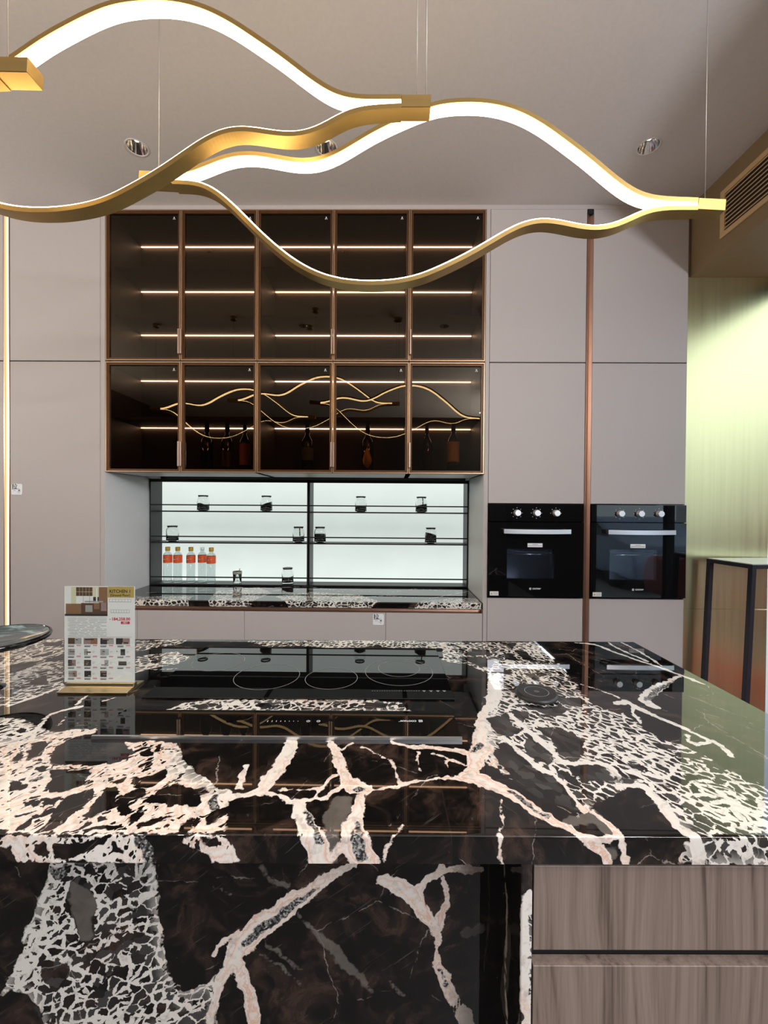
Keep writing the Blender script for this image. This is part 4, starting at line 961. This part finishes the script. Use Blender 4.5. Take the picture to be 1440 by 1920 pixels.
ic = thing('island_cabinet', 'taupe walnut drawer block at the right end of the island', 'cabinet', isl(.6, 1.2, 0))
XI = lambda p: isl(p.x, p.y, p.z)
ud0, ud1 = at_v(1000.5, 1700, VU)[0], UR - .022
MB().box(uf1 + .001, ud1, VU + .024, VF_ - .03, .08, ZI - TS - .001, xf=XI).box(-1.5, uf1, VP + .02, VF_ - .03, .0, ZI - TS - .001, xf=XI).box(ud0, ud1 - .02, VU + .06, VF_ - .05, 0, .08, xf=XI).build('body', M['dark_gap'], ic)
zz = [at_v(1200, y, VU)[1] for y in (1624.5, 1782, 1811.5)]
def drawer(z0, z1):
    MB().box(ud0, ud1, VU, VU + .020, z0, z1, xf=XI).build('drawer_front', M['wood'], ic, bevel=.0009)
drawer(zz[1], zz[0]); drawer(zz[2] - .30, zz[2]); drawer(.085, zz[2] - .327)

# ------------------------------------------------------------------ things on the island
# induction hob
hv0, hv1 = at_uv(560, 1312)[1], at_uv(560, 1216.5)[1]
hu0, hu1 = at_uv(263.5, 1311.5)[0], at_uv(852.5, 1312)[0]
hob = thing('induction_hob', 'wide black glass induction hob let into the marble behind the extractor strip', 'hob', isl((hu0 + hu1) / 2, (hv0 + hv1) / 2, ZI))
ZH = ZI + .005
MB().box(hu0, hu1, hv0, hv1, ZI + .0003, ZH, xf=XI).build('glass_top', M['hob_glass'], hob, bevel=.0012)
ringm = plain('grey_hob_print', (.26, .26, .26), .4)
for px, py, dia in ((410, 1243, .174), (501, 1270.5, .205), (621.5, 1274.5, .165), (748, 1262, .223), (748, 1256, .14)):
    u, v = at_uv(px, py); n = 64; mb = MB(); vs = []
    for r in (dia / 2 - .0009, dia / 2 + .0009):
        for k in range(n): a = 2 * math.pi * k / n; vs.append(isl(u + r * math.cos(a), v + r * math.sin(a), ZH + .0004))
    mb.add(vs, [(k, (k + 1) % n, n + (k + 1) % n, n + k) for k in range(n)]).build('cooking_zone_ring', ringm, hob, normals=False)
mk = MB()
for k in range(20):
    u, v = at_uv(697 + 4.6 * k, 1299); mk.quad(*[isl(u + a, v + b, ZH + .0004) for a, b in ((0, 0), (.004, 0), (.004, .0022), (0, .0022))])
for px in (795, 808, 821, 833):
    u, v = at_uv(px, 1299); mk.add([isl(u + a, v + b, ZH + .0004) for a, b in ((-.006, .004), (.006, .004), (0, -.007))], [(0, 1, 2)])
mk.build('printed_symbols', ringm, hob, normals=False)
# retracted downdraft extractor with its controls, lettering reads from the far side
ev0, ev1 = at_uv(560, 1387)[1], at_uv(560, 1336.5)[1]
eu0, eu1 = at_uv(171, 1386)[0], at_uv(866, 1387.5)[0]
ex = thing('downdraft_extractor', 'retracted downdraft extractor, black glass strip with steel edge in front of the hob', 'extractor', isl((eu0 + eu1) / 2, (ev0 + ev1) / 2, ZI))
MB().box(eu0, eu1, ev0 + .003, ev1, ZI + .0003, ZI + .007, xf=XI).build('glass_top', M['hob_glass'], ex, bevel=.001)
MB().box(eu0, eu1, ev0 - .002, ev0 + .003, ZI + .0003, ZI + .0078, xf=XI).build('steel_edge', M['steel'], ex)
ZE = ZI + .0073
def flip(u, v, z): return lambda a, b: isl(u - a, v - b, z)
lg = MB(); u, v = at_uv(770, 1357); logo(lg, flip(u, v, ZE), .060); lg.build('logo', M['white'], ex, normals=False)
mk = MB()
for k in range(8):
    u, v = at_uv(502 + 8.1 * k, 1357.5); s = .0042 * (1 - k / 9)
    mk.quad(*[isl(u + a, v + b, ZE) for a, b in ((-.0006, -s), (.0006, -s), (.0006, s), (-.0006, s))])
for px in (578, 597):
    u, v = at_uv(px, 1357.5); n = 20
    vs = [isl(u + r * math.cos(2 * math.pi * k / n), v + r * math.sin(2 * math.pi * k / n), ZE) for r in (.0034, .0046) for k in range(n)]
    mk.add(vs, [(k, (k + 1) % n, n + (k + 1) % n, n + k) for k in range(n)])
    mk.quad(*[isl(u + a, v + b, ZE) for a, b in ((-.0005, -.001), (.0005, -.001), (.0005, .0025), (-.0005, .0025))])
mk.build('touch_controls', M['white'], ex, normals=False)

# wireless charging puck
u, v = at_uv(1006, 1305); c = isl(u, v, ZI)
pk = thing('wireless_charger', 'round black wireless charging puck on the marble right of the hob', 'charger', c)
pkm = plain('charcoal_soft_plastic', (.022, .021, .020), .45)
MB().lathe([(.052, .0004), (.058, .0008), (.060, .004), (.060, .008), (.0555, .0125), (.053, .0135)], 48, c).build('body', pkm, pk)
mb = MB(); n = 48
for r0, r1 in ((.033, .0342), (.0058, .0066), (.0028, .0035)):
    mb.add([c + Vector((r * math.cos(2 * math.pi * k / n), r * math.sin(2 * math.pi * k / n), .0139)) for r in (r0, r1) for k in range(n)], [(k, (k + 1) % n, n + (k + 1) % n, n + k) for k in range(n)])
mb.build('printed_ring', M['pale_ink'], pk, normals=False)

# glass plate on a stand at the left edge
pc = Vector((-1.185, 1.245, ZI))
def swirl():
    m, nt, out = nodes('teal_swirled_glass')
    n = noise(nt, mapping(nt, objco(nt), (5, 14, 5)), 1.2, 5, .55, 2.2)
    r = nt.nodes.new('ShaderNodeValToRGB'); L(nt, n.outputs['Fac'], r.inputs[0]); cr = r.color_ramp
    cr.elements[0].position = .32; cr.elements[0].color = (.015, .022, .025, 1); cr.elements[1].position = .72; cr.elements[1].color = (.30, .42, .42, 1)
    e = cr.elements.new(.5); e.color = (.04, .065, .07, 1); e = cr.elements.new(.6); e.color = (.12, .19, .20, 1)
    principled(nt, out, r.outputs[0], .05, spec=.7); return m
pt = thing('cake_stand', 'dark teal swirled glass plate on a stand, cut by the left edge', 'plate', pc)
hz = .150
MB().lathe([(.0, hz - .014), (.095, hz - .016), (.128, hz - .013), (.139, hz - .006), (.140, hz + .001), (.136, hz + .0045), (.130, hz + .0035), (.118, hz - .002), (.0, hz - .004)], 64, pc, caps=False).build('plate', swirl(), pt)
MB().lathe([(.128, hz - .0145), (.1400, hz - .008), (.1418, hz - .002), (.1405, hz + .0035), (.1365, hz + .0052), (.1335, hz + .0048), (.137, hz + .001), (.130, hz - .0125)], 64, pc, caps=False).build('rim', M['hob_glass'], pt, label='dark glossy rim')
MB().lathe([(.030, .0006), (.031, .004), (.010, .010), (.006, .03), (.006, .11), (.014, hz - .0165)], 24, pc).build('stem', M['hob_glass'], pt)

# sign holder with the printed price sheet
sb = at_z(187, 1283, ZI); bu, bv = uv_of(sb)
f0 = at_uv(107, 1302); f1 = at_uv(240, 1301.5)
sg = thing('sign_holder', 'acrylic sign holder on a gold base showing the kitchen price sheet', 'sign', isl((f0[0] + f1[0]) / 2, f0[1] + .04, ZI))
su0, su1 = at_uv(107, 1302)[0], at_uv(240, 1301.5)[0]; svf = f0[1]; svb = svf + .088; svs = svf + .040
MB().prism([isl(su0, q, z) for q, z in ((svf, ZI + .0004), (svf, ZI + .006), (svs - .014, ZI + .0095), (svs - .009, ZI + .0095), (svs - .006, ZI + .019), (svs + .008, ZI + .019), (svs + .011, ZI + .0095), (svb, ZI + .006), (svb, ZI + .0004))],
           isl(su1, 0, 0) - isl(su0, 0, 0)).build('base', M['gold'], sg, bevel=.0006)
q0 = at_v(120.5, 1200, svs); q1 = at_v(253.5, 1200, svs); au0, au1 = q0[0], q1[0]
az0, az1 = ZI + .0192, at_v(187, 1098.5, svs)[1]
MB().box(au0, au1, svs - .0026, svs - .0012, az0, az1, xf=XI).box(au0, au1, svs + .0012, svs + .0026, az0, az1, xf=XI).build('acrylic_sleeve', M['acrylic'], sg)
ps = MB(); PM = [M['paper'], M['gold_print'] if 'gold_print' in M else plain('gold_print', (.46, .33, .10), .6), M['ink'], M['grey_ink'], M['pale_ink'], M['red_ink'],
                 plain('photo_cream', (.62, .58, .40), .6), plain('photo_brown', (.10, .055, .03), .6), plain('photo_wood', (.24, .13, .07), .6), plain('photo_grey', (.34, .33, .31), .6), plain('photo_white', (.72, .72, .70), .6), plain('photo_mauve', (.30, .20, .19), .6), plain('photo_dark', (.04, .033, .032), .6)]
Wd, Hd = au1 - au0, az1 - az0
def sp(x, y, lay=1): return isl(au0 + Wd * x, svs - .0006 - .00008 * lay, az1 - Hd * y)      # x, y in 0..1 from the top left
def rc(x0, y0, x1, y1, k, lay=1): ps.quad(sp(x0, y1, lay), sp(x1, y1, lay), sp(x1, y0, lay), sp(x0, y0, lay), k)
ps.box(au0 + .0008, au1 - .0008, svs - .0005, svs + .0005, az0 + .0005, az1 - .0008, 0, xf=XI)
rc(.012, .012, .612, .312, 6)                              # the photo of a kitchen
_n = 0
for a in ((.012, .012, .10, .30, 10), (.17, .015, .40, .105, 7), (.40, .012, .49, .155, 6), (.49, .012, .612, .19, 8), (.17, .105, .41, .19, 10), (.29, .155, .55, .170, 9), (.41, .115, .49, .155, 12), (.025, .185, .25, .305, 8),
          (.24, .178, .612, .305, 7), (.30, .20, .40, .27, 9), (.42, .18, .50, .24, 8), (.52, .175, .60, .26, 11), (.012, .29, .612, .312, 12), (.45, .02, .47, .16, 10)): rc(*a, lay=2 + .3 * _n); _n += 1
for k in range(1, 5): rc(.17 + .046 * k, .015, .173 + .046 * k, .105, 6, 8)
rc(.17, .06, .40, .063, 6, 8.4); rc(.27, .02, .274, .19, 12, 8.8); rc(.36, .04, .364, .19, 12, 8.8)
rc(.615, .006, .985, .120, 1)
def sl(t, x, y, h, k, fw=None, bold=.0):
    cxx, cyy = x, y; letter(ps, t, h * Hd * 1.35, lambda a, b: isl(au0 + Wd * cxx + a, svs - .0006 - .00008 * 4, az1 - Hd * cyy + b), k, bold, None if fw is None else fw * Wd)
sl('KITCHEN 1', .790, .056, .034, 2, .29, .02); sl('(Ground Floor)', .790, .096, .027, 2, .28, .02)
for yy, xa, xb in ((.150, .635, .94), (.262, .655, .915)):   # two little elevation drawings
    for k in range(8): xx = xa + (xb - xa) * k / 7; rc(xx, yy - .018, xx + .006, yy + .018, 4)
    rc(xa, yy - .018, xb, yy - .014, 4); rc(xa, yy + .012, xb, yy + .018, 4)
sl('₱', .648, .348, .016, 3); sl('184,258.00', .800, .343, .031, 5, .255, .03)
rc(.80, .366, .925, .394, 5); sl('/SET', .862, .380, .020, 0, .07, .01)
rnd = random.Random(3)
for k in range(12):
    y = .325 + .0172 * k; x = .06 if k not in (3, 6, 9, 10, 12) else .08
    rc(x - .012, y, x - .004, y + .004, 3)
    seg = x
    while seg < (.50 + .1 * rnd.random() if k < 8 else .60):
        w_ = rnd.uniform(.05, .16); rc(seg, y, min(seg + w_, .60), y + .0045, 3 if k else 4); seg += w_ + rnd.uniform(.006, .03)
rc(.055, .528, .95, .531, 3)
TH = [[(.055, .245, (7, 9)), (.275, .47, (11, 8)), (.51, .70, (12, 9)), (.73, .925, (12, 11))], [(.055, .245, (9, 10)), (.28, .38, (9, 10)), (.51, .63, (9, 4)), (.73, .86, (10, 12))],
      [(.055, .165, (12, 11)), (.28, .38, (7, 12)), (.51, .625, (10, 9)), (.765, .88, (12, 12))], [(.06, .18, (9, 11)), (.285, .38, (12, 12)), (.51, .60, (12, 12))]]
for r_, row in enumerate(TH):
    y = .540 + .1135 * r_; hh = .064
    for x0, x1, (ca, cb) in row:
        xm = (x0 + x1) / 2; y0 = y + (.014 if x0 == .765 else 0); y1 = y + hh - (.008 if x0 == .765 else 0)
        rc(x0, y0, xm, y1, ca); rc(xm, y0, x1, y1, cb)
        for q in range(3):
            a, b = sorted((rnd.uniform(x0, x1), rnd.uniform(x0, x1))); c_ = rnd.uniform(y0, y1 - .016); rc(a, c_, b, c_ + rnd.uniform(.006, .016), rnd.choice((7, 9, 12, 12, 11)), 2 + .3 * q)
        xa = {0: .055, 1: .285, 2: .51, 3: .75}[row.index((x0, x1, (ca, cb)))]
        rc(xa, y + hh + .010, xa + .09, y + hh + .016, 3); rc(xa, y + hh + .020, xa + .085, y + hh + .028, 2)
        rc(xa + .12, y + hh + .009, xa + .18, y + hh + .016, 5); rc(xa + .12, y + hh + .022, xa + .18, y + hh + .025, 4)
        if r_ and x1 < xa + .15: rc(x1 + .015, y + .022, x1 + .055, y + .027, 4); rc(x1 + .015, y + .034, x1 + .045, y + .039, 4)
ps.build('printed_sheet', PM, sg, normals=False, label='printed price sheet headed KITCHEN 1')

# ------------------------------------------------------------------ wave pendants
UPX = [(330,337),(350,336),(375,328),(400,317),(430,305),(460,301),(490,302),(520,308),(550,314),(575,316),(600,313),(630,302),(665,281),(700,259),(740,240),(780,222),(820,208),(860,204),(900,204),(940,210),(980,224),(1020,247),(1060,277),(1100,307),(1140,342),(1175,369),(1205,382),(1240,386),(1300,388)]
LOX = [(330,347),(370,348),(395,355),(415,368),(440,390),(465,415),(490,441),(520,468),(550,492),(580,510),(610,523),(650,532),(700,535),(750,531),(790,522),(830,504),(860,490),(890,474),(920,456),(960,432),(990,421),(1010,418),(1030,419),(1060,425),(1090,432),(1120,434),(1150,428),(1180,413),(1205,400),(1240,395),(1300,395)]
DL, DR = 1.29, 1.22
def on_plane(px, py): return at_y(px, py, DL + (DR - DL) * (px - 285) / 1035.)
TL, TR = on_plane(330, 342), on_plane(1300, 391)           # lit tips of the right hand pendant
ax = (TR - TL).normalized(); LEN = (TR - TL).length
up = Vector((0, 0, 1)); up = (up - ax * up.dot(ax)).normalized(); nrm = ax.cross(up)
def shape(P): return [((on_plane(*p) - TL).dot(ax), (on_plane(*p) - TL).dot(up)) for p in P]
def smooth(P, n=150):
    P = np.array(P); s = np.linspace(P[0, 0], P[-1, 0], n); h = np.interp(s, P[:, 0], P[:, 1])
    for _ in range(14): h[1:-1] = .25 * h[:-2] + .5 * h[1:-1] + .25 * h[2:]
    return list(zip(s, h))
SU, SL_ = smooth(shape(UPX)), smooth(shape(LOX))
def ribbon(path, a0, a1, hw, name, m, parent, **kw):
    """strip swept along the wave; a0..a1 measured along the curve normal, hw half width in depth"""
    mb = MB(); vs = []; n = len(path)
    for i, (s, h) in enumerate(path):
        p, q = path[max(i - 1, 0)], path[min(i + 1, n - 1)]
        t = Vector((q[0] - p[0], q[1] - p[1])).normalized(); nn = Vector((-t.y, t.x))
        for dep in (-hw, hw):
            for a in (a0, a1): vs.append((s + nn.x * a, dep, h + nn.y * a))
    fs = []
    for i in range(n - 1):
        b, c = 4 * i, 4 * i + 4
        fs += [(b, b + 1, c + 1, c), (b + 2, c + 2, c + 3, b + 3), (b + 1, b + 3, c + 3, c + 1), (b, c, c + 2, b + 2)]
    fs += [(0, 2, 3, 1), (4 * n - 4, 4 * n - 3, 4 * n - 1, 4 * n - 2)]
    mb.add(vs, fs, 0, False)
    W_ = wm(parent); mb.v = [W_ @ v for v in mb.v]
    return mb.build(name, m, parent, **kw)
def pendant(tl, axis, label, cables):
    """tl: lit left tip in the room, axis: direction to the right tip"""
    t = thing('wave_pendant', label, 'pendant lamp', tl, 'brass wave pendants')
    u3 = Vector((0, 0, 1)); u3 = (u3 - axis * u3.dot(axis)).normalized(); n3 = u3.cross(axis)
    t.matrix_basis = Matrix.Translation(tl) @ Matrix((axis, n3, u3)).transposed().to_4x4()
    b = ribbon(SU, .0, .012, .0205, 'upper_band', M['brass'], t); ribbon(SU, -.0045, -.0003, .0170, 'diffuser', M['led'], b, label='glowing white diffuser')
    b = ribbon(SL_, -.012, .0, .0205, 'lower_band', M['brass'], t); ribbon(SL_, .0003, .0045, .0170, 'diffuser', M['led'], b, label='glowing white diffuser')
    W_ = wm(t)
    for s0, s1 in ((-.105, .0), (LEN, LEN + .075)):
        bl = MB().box(s0, s1, -.0205, .0205, -.016, .016); bl.v = [W_ @ q for q in bl.v]; bl.build('end_block', M['brass'], t, bevel=.001)
    for s, dy, r in cables:
        p = W_ @ Vector((s, dy, .015)); MB().tube([p, Vector((p.x, p.y, ZC - .03))], r, 6).build('cable', cable_m, t)
        MB().lathe([(.03, ZC - .032), (.03, ZC - .0005)], 20, (p.x, p.y, 0)).build('ceiling_rose', M['brass'], t)
    return t
cable_m = plain('pale_steel_cable', (.42, .38, .32), .4, metal=.6)
pendant(TL, ax, 'brass wave pendant lamp before the glass cabinets, ending at the air vent', [(-.055, 0, .0012), (LEN + .03, 0, .0012)])
DA = 1.10; ra = at_y(752, 203, DA)
axA = Vector((1, -.01, -.012)).normalized()
pendant(ra - axA * LEN, axA, 'brass wave pendant lamp filling the upper left, ending at the middle', [(-.055, 0, .0012), (LEN + .040, 0, .0012), (LEN + .064, 0, .0017)])
DC = .913; rc_ = at_y(4, 138, DC)
axC = Vector((1, -.02, -.045)).normalized()
pendant(rc_ - axC * LEN, axC, 'brass wave pendant lamp showing only its right end block at the left edge', [(-.055, 0, .0012), (LEN + .012, 0, .0012)])

# ------------------------------------------------------------------ recessed downlights
def downlight(x, y, label, grp='recessed ceiling downlights', r=.050):
    t = thing('downlight', label, 'downlight', (x, y, ZC), grp)
    MB().lathe([(r - .001, ZC + .001), (r, ZC - .0015), (r + .006, ZC - .0025), (r + .008, ZC - .0002)], 32, (x, y, 0), caps=False).build('trim_ring', M['ceiling'], t)
    # the chrome cone leans a little inside the round opening
    sh = Vector((-.006 if x < 0 else .006, .004, 0))
    mb = MB(); n = 32; vs = []
    for rr, zz, k in ((r - .0012, .0005, 0), (r * .80, .028, .5), (r * .58, .052, 1), (r * .50, .056, 1)):
        for q in range(n): a = 2 * math.pi * q / n; vs.append(Vector((x + rr * math.cos(a), y + rr * math.sin(a), ZC + zz)) + sh * k)
    mb.add(vs, [(i * n + q, i * n + (q + 1) % n, (i + 1) * n + (q + 1) % n, (i + 1) * n + q) for i in range(3) for q in range(n)], 0, True).build('reflector', M['chrome'], t)
    MB().lathe([(0, 0), (r * .5, 0)], 24, Vector((x, y, ZC + .0555)) + sh, caps=False).build('lens', M['lamp'], t)
    return t
DLS = [(at_z(257, 277, ZC), 'recessed chrome downlight in the ceiling, leftmost, above the brass end block'), (at_z(612, 277, ZC), 'recessed chrome downlight half hidden behind the brass band in the middle'),
       (at_z(1216, 275, ZC), 'recessed chrome downlight on the right, nearest the air vent')]
for p, lb in DLS: downlight(p.x, p.y, lb)
HID = [(.556, .91), (-.90, .91), (-1.54, -.08), (-1.28, -.08), (-1.01, -.08)]
for (x, y), lb in zip(HID, ('recessed downlight mirrored in the right of the upper glass cabinets', 'recessed downlight high above the sign holder, out of frame', 'left lamp of the downlight trio mirrored in the middle glass door',
                            'centre lamp of the downlight trio mirrored in the middle glass door', 'right lamp of the downlight trio mirrored in the middle glass door')):
    downlight(x, y, lb, 'downlights seen only as reflections')
cut = MB()
for x, y in [(p.x, p.y) for p, _ in DLS] + HID: cut.lathe([(.0505, ZC - .02), (.0505, ZC + .065)], 32, (x, y, 0))
cuto = cut.build('cutter', M['ceiling'])
ceil = bpy.data.objects['ceiling']
md = ceil.modifiers.new('holes', 'BOOLEAN'); md.operation = 'DIFFERENCE'; md.solver = 'EXACT'; md.object = cuto
bpy.context.view_layer.update()
me = bpy.data.meshes.new_from_object(ceil.evaluated_get(bpy.context.evaluated_depsgraph_get()))
ceil.modifiers.clear(); ceil.data = me; bpy.data.objects.remove(cuto)

# ------------------------------------------------------------------ tall black framed table at the right
tb0 = at_y(1324.5, 1046, 2.585)                            # rear left corner of the top
ZTB = tb0.z
tf0 = at_z(1411, 1058, ZTB)                                # front left corner
tab = thing('bar_table', 'tall black steel framed side table with pale top in front of the brass cladding', 'table', (tb0.x + .2, (tb0.y + tf0.y) / 2, 0))
e1 = Vector((tf0.x - tb0.x, tf0.y - tb0.y, 0)); dep = e1.length; e1.normalize(); e2 = Vector((-e1.y, e1.x, 0))
if e2.x < 0: e2 = -e2
o0 = Vector((tb0.x, tb0.y, 0)); TWD = .60
def TX(a, b, z): return o0 + e1 * a + e2 * b + Vector((0, 0, z))
def tbox(a0, a1, b0, b1, z0, z1): return MB().box(a0, a1, b0, b1, z0, z1, xf=lambda p: TX(p.x, p.y, p.z))
sw = .026
tbox(.004, dep - .004, .004, TWD - .004, ZTB - .004, ZTB).build('top', M['white_top'], tab)
for nm, bx_ in (('frame_rail', (0, dep, 0, sw)), ('frame_rail', (0, dep, TWD - sw, TWD)), ('frame_rail', (0, sw, sw, TWD - sw)), ('frame_rail', (dep - sw, dep, sw, TWD - sw))):
    tbox(*bx_, ZTB - .026, ZTB - .0045).build(nm, M['navy_metal'], tab, bevel=.001)
for a in (0, dep - sw):
    for b in (0, TWD - sw):
        lean = -.040
        MB().prism([TX(a, b, ZTB - .0265), TX(a + sw, b, ZTB - .0265), TX(a + sw, b + sw, ZTB - .0265), TX(a, b + sw, ZTB - .0265)], Vector((lean, 0, -(ZTB - .0265)))).build('leg', M['navy_metal'], tab, bevel=.001)
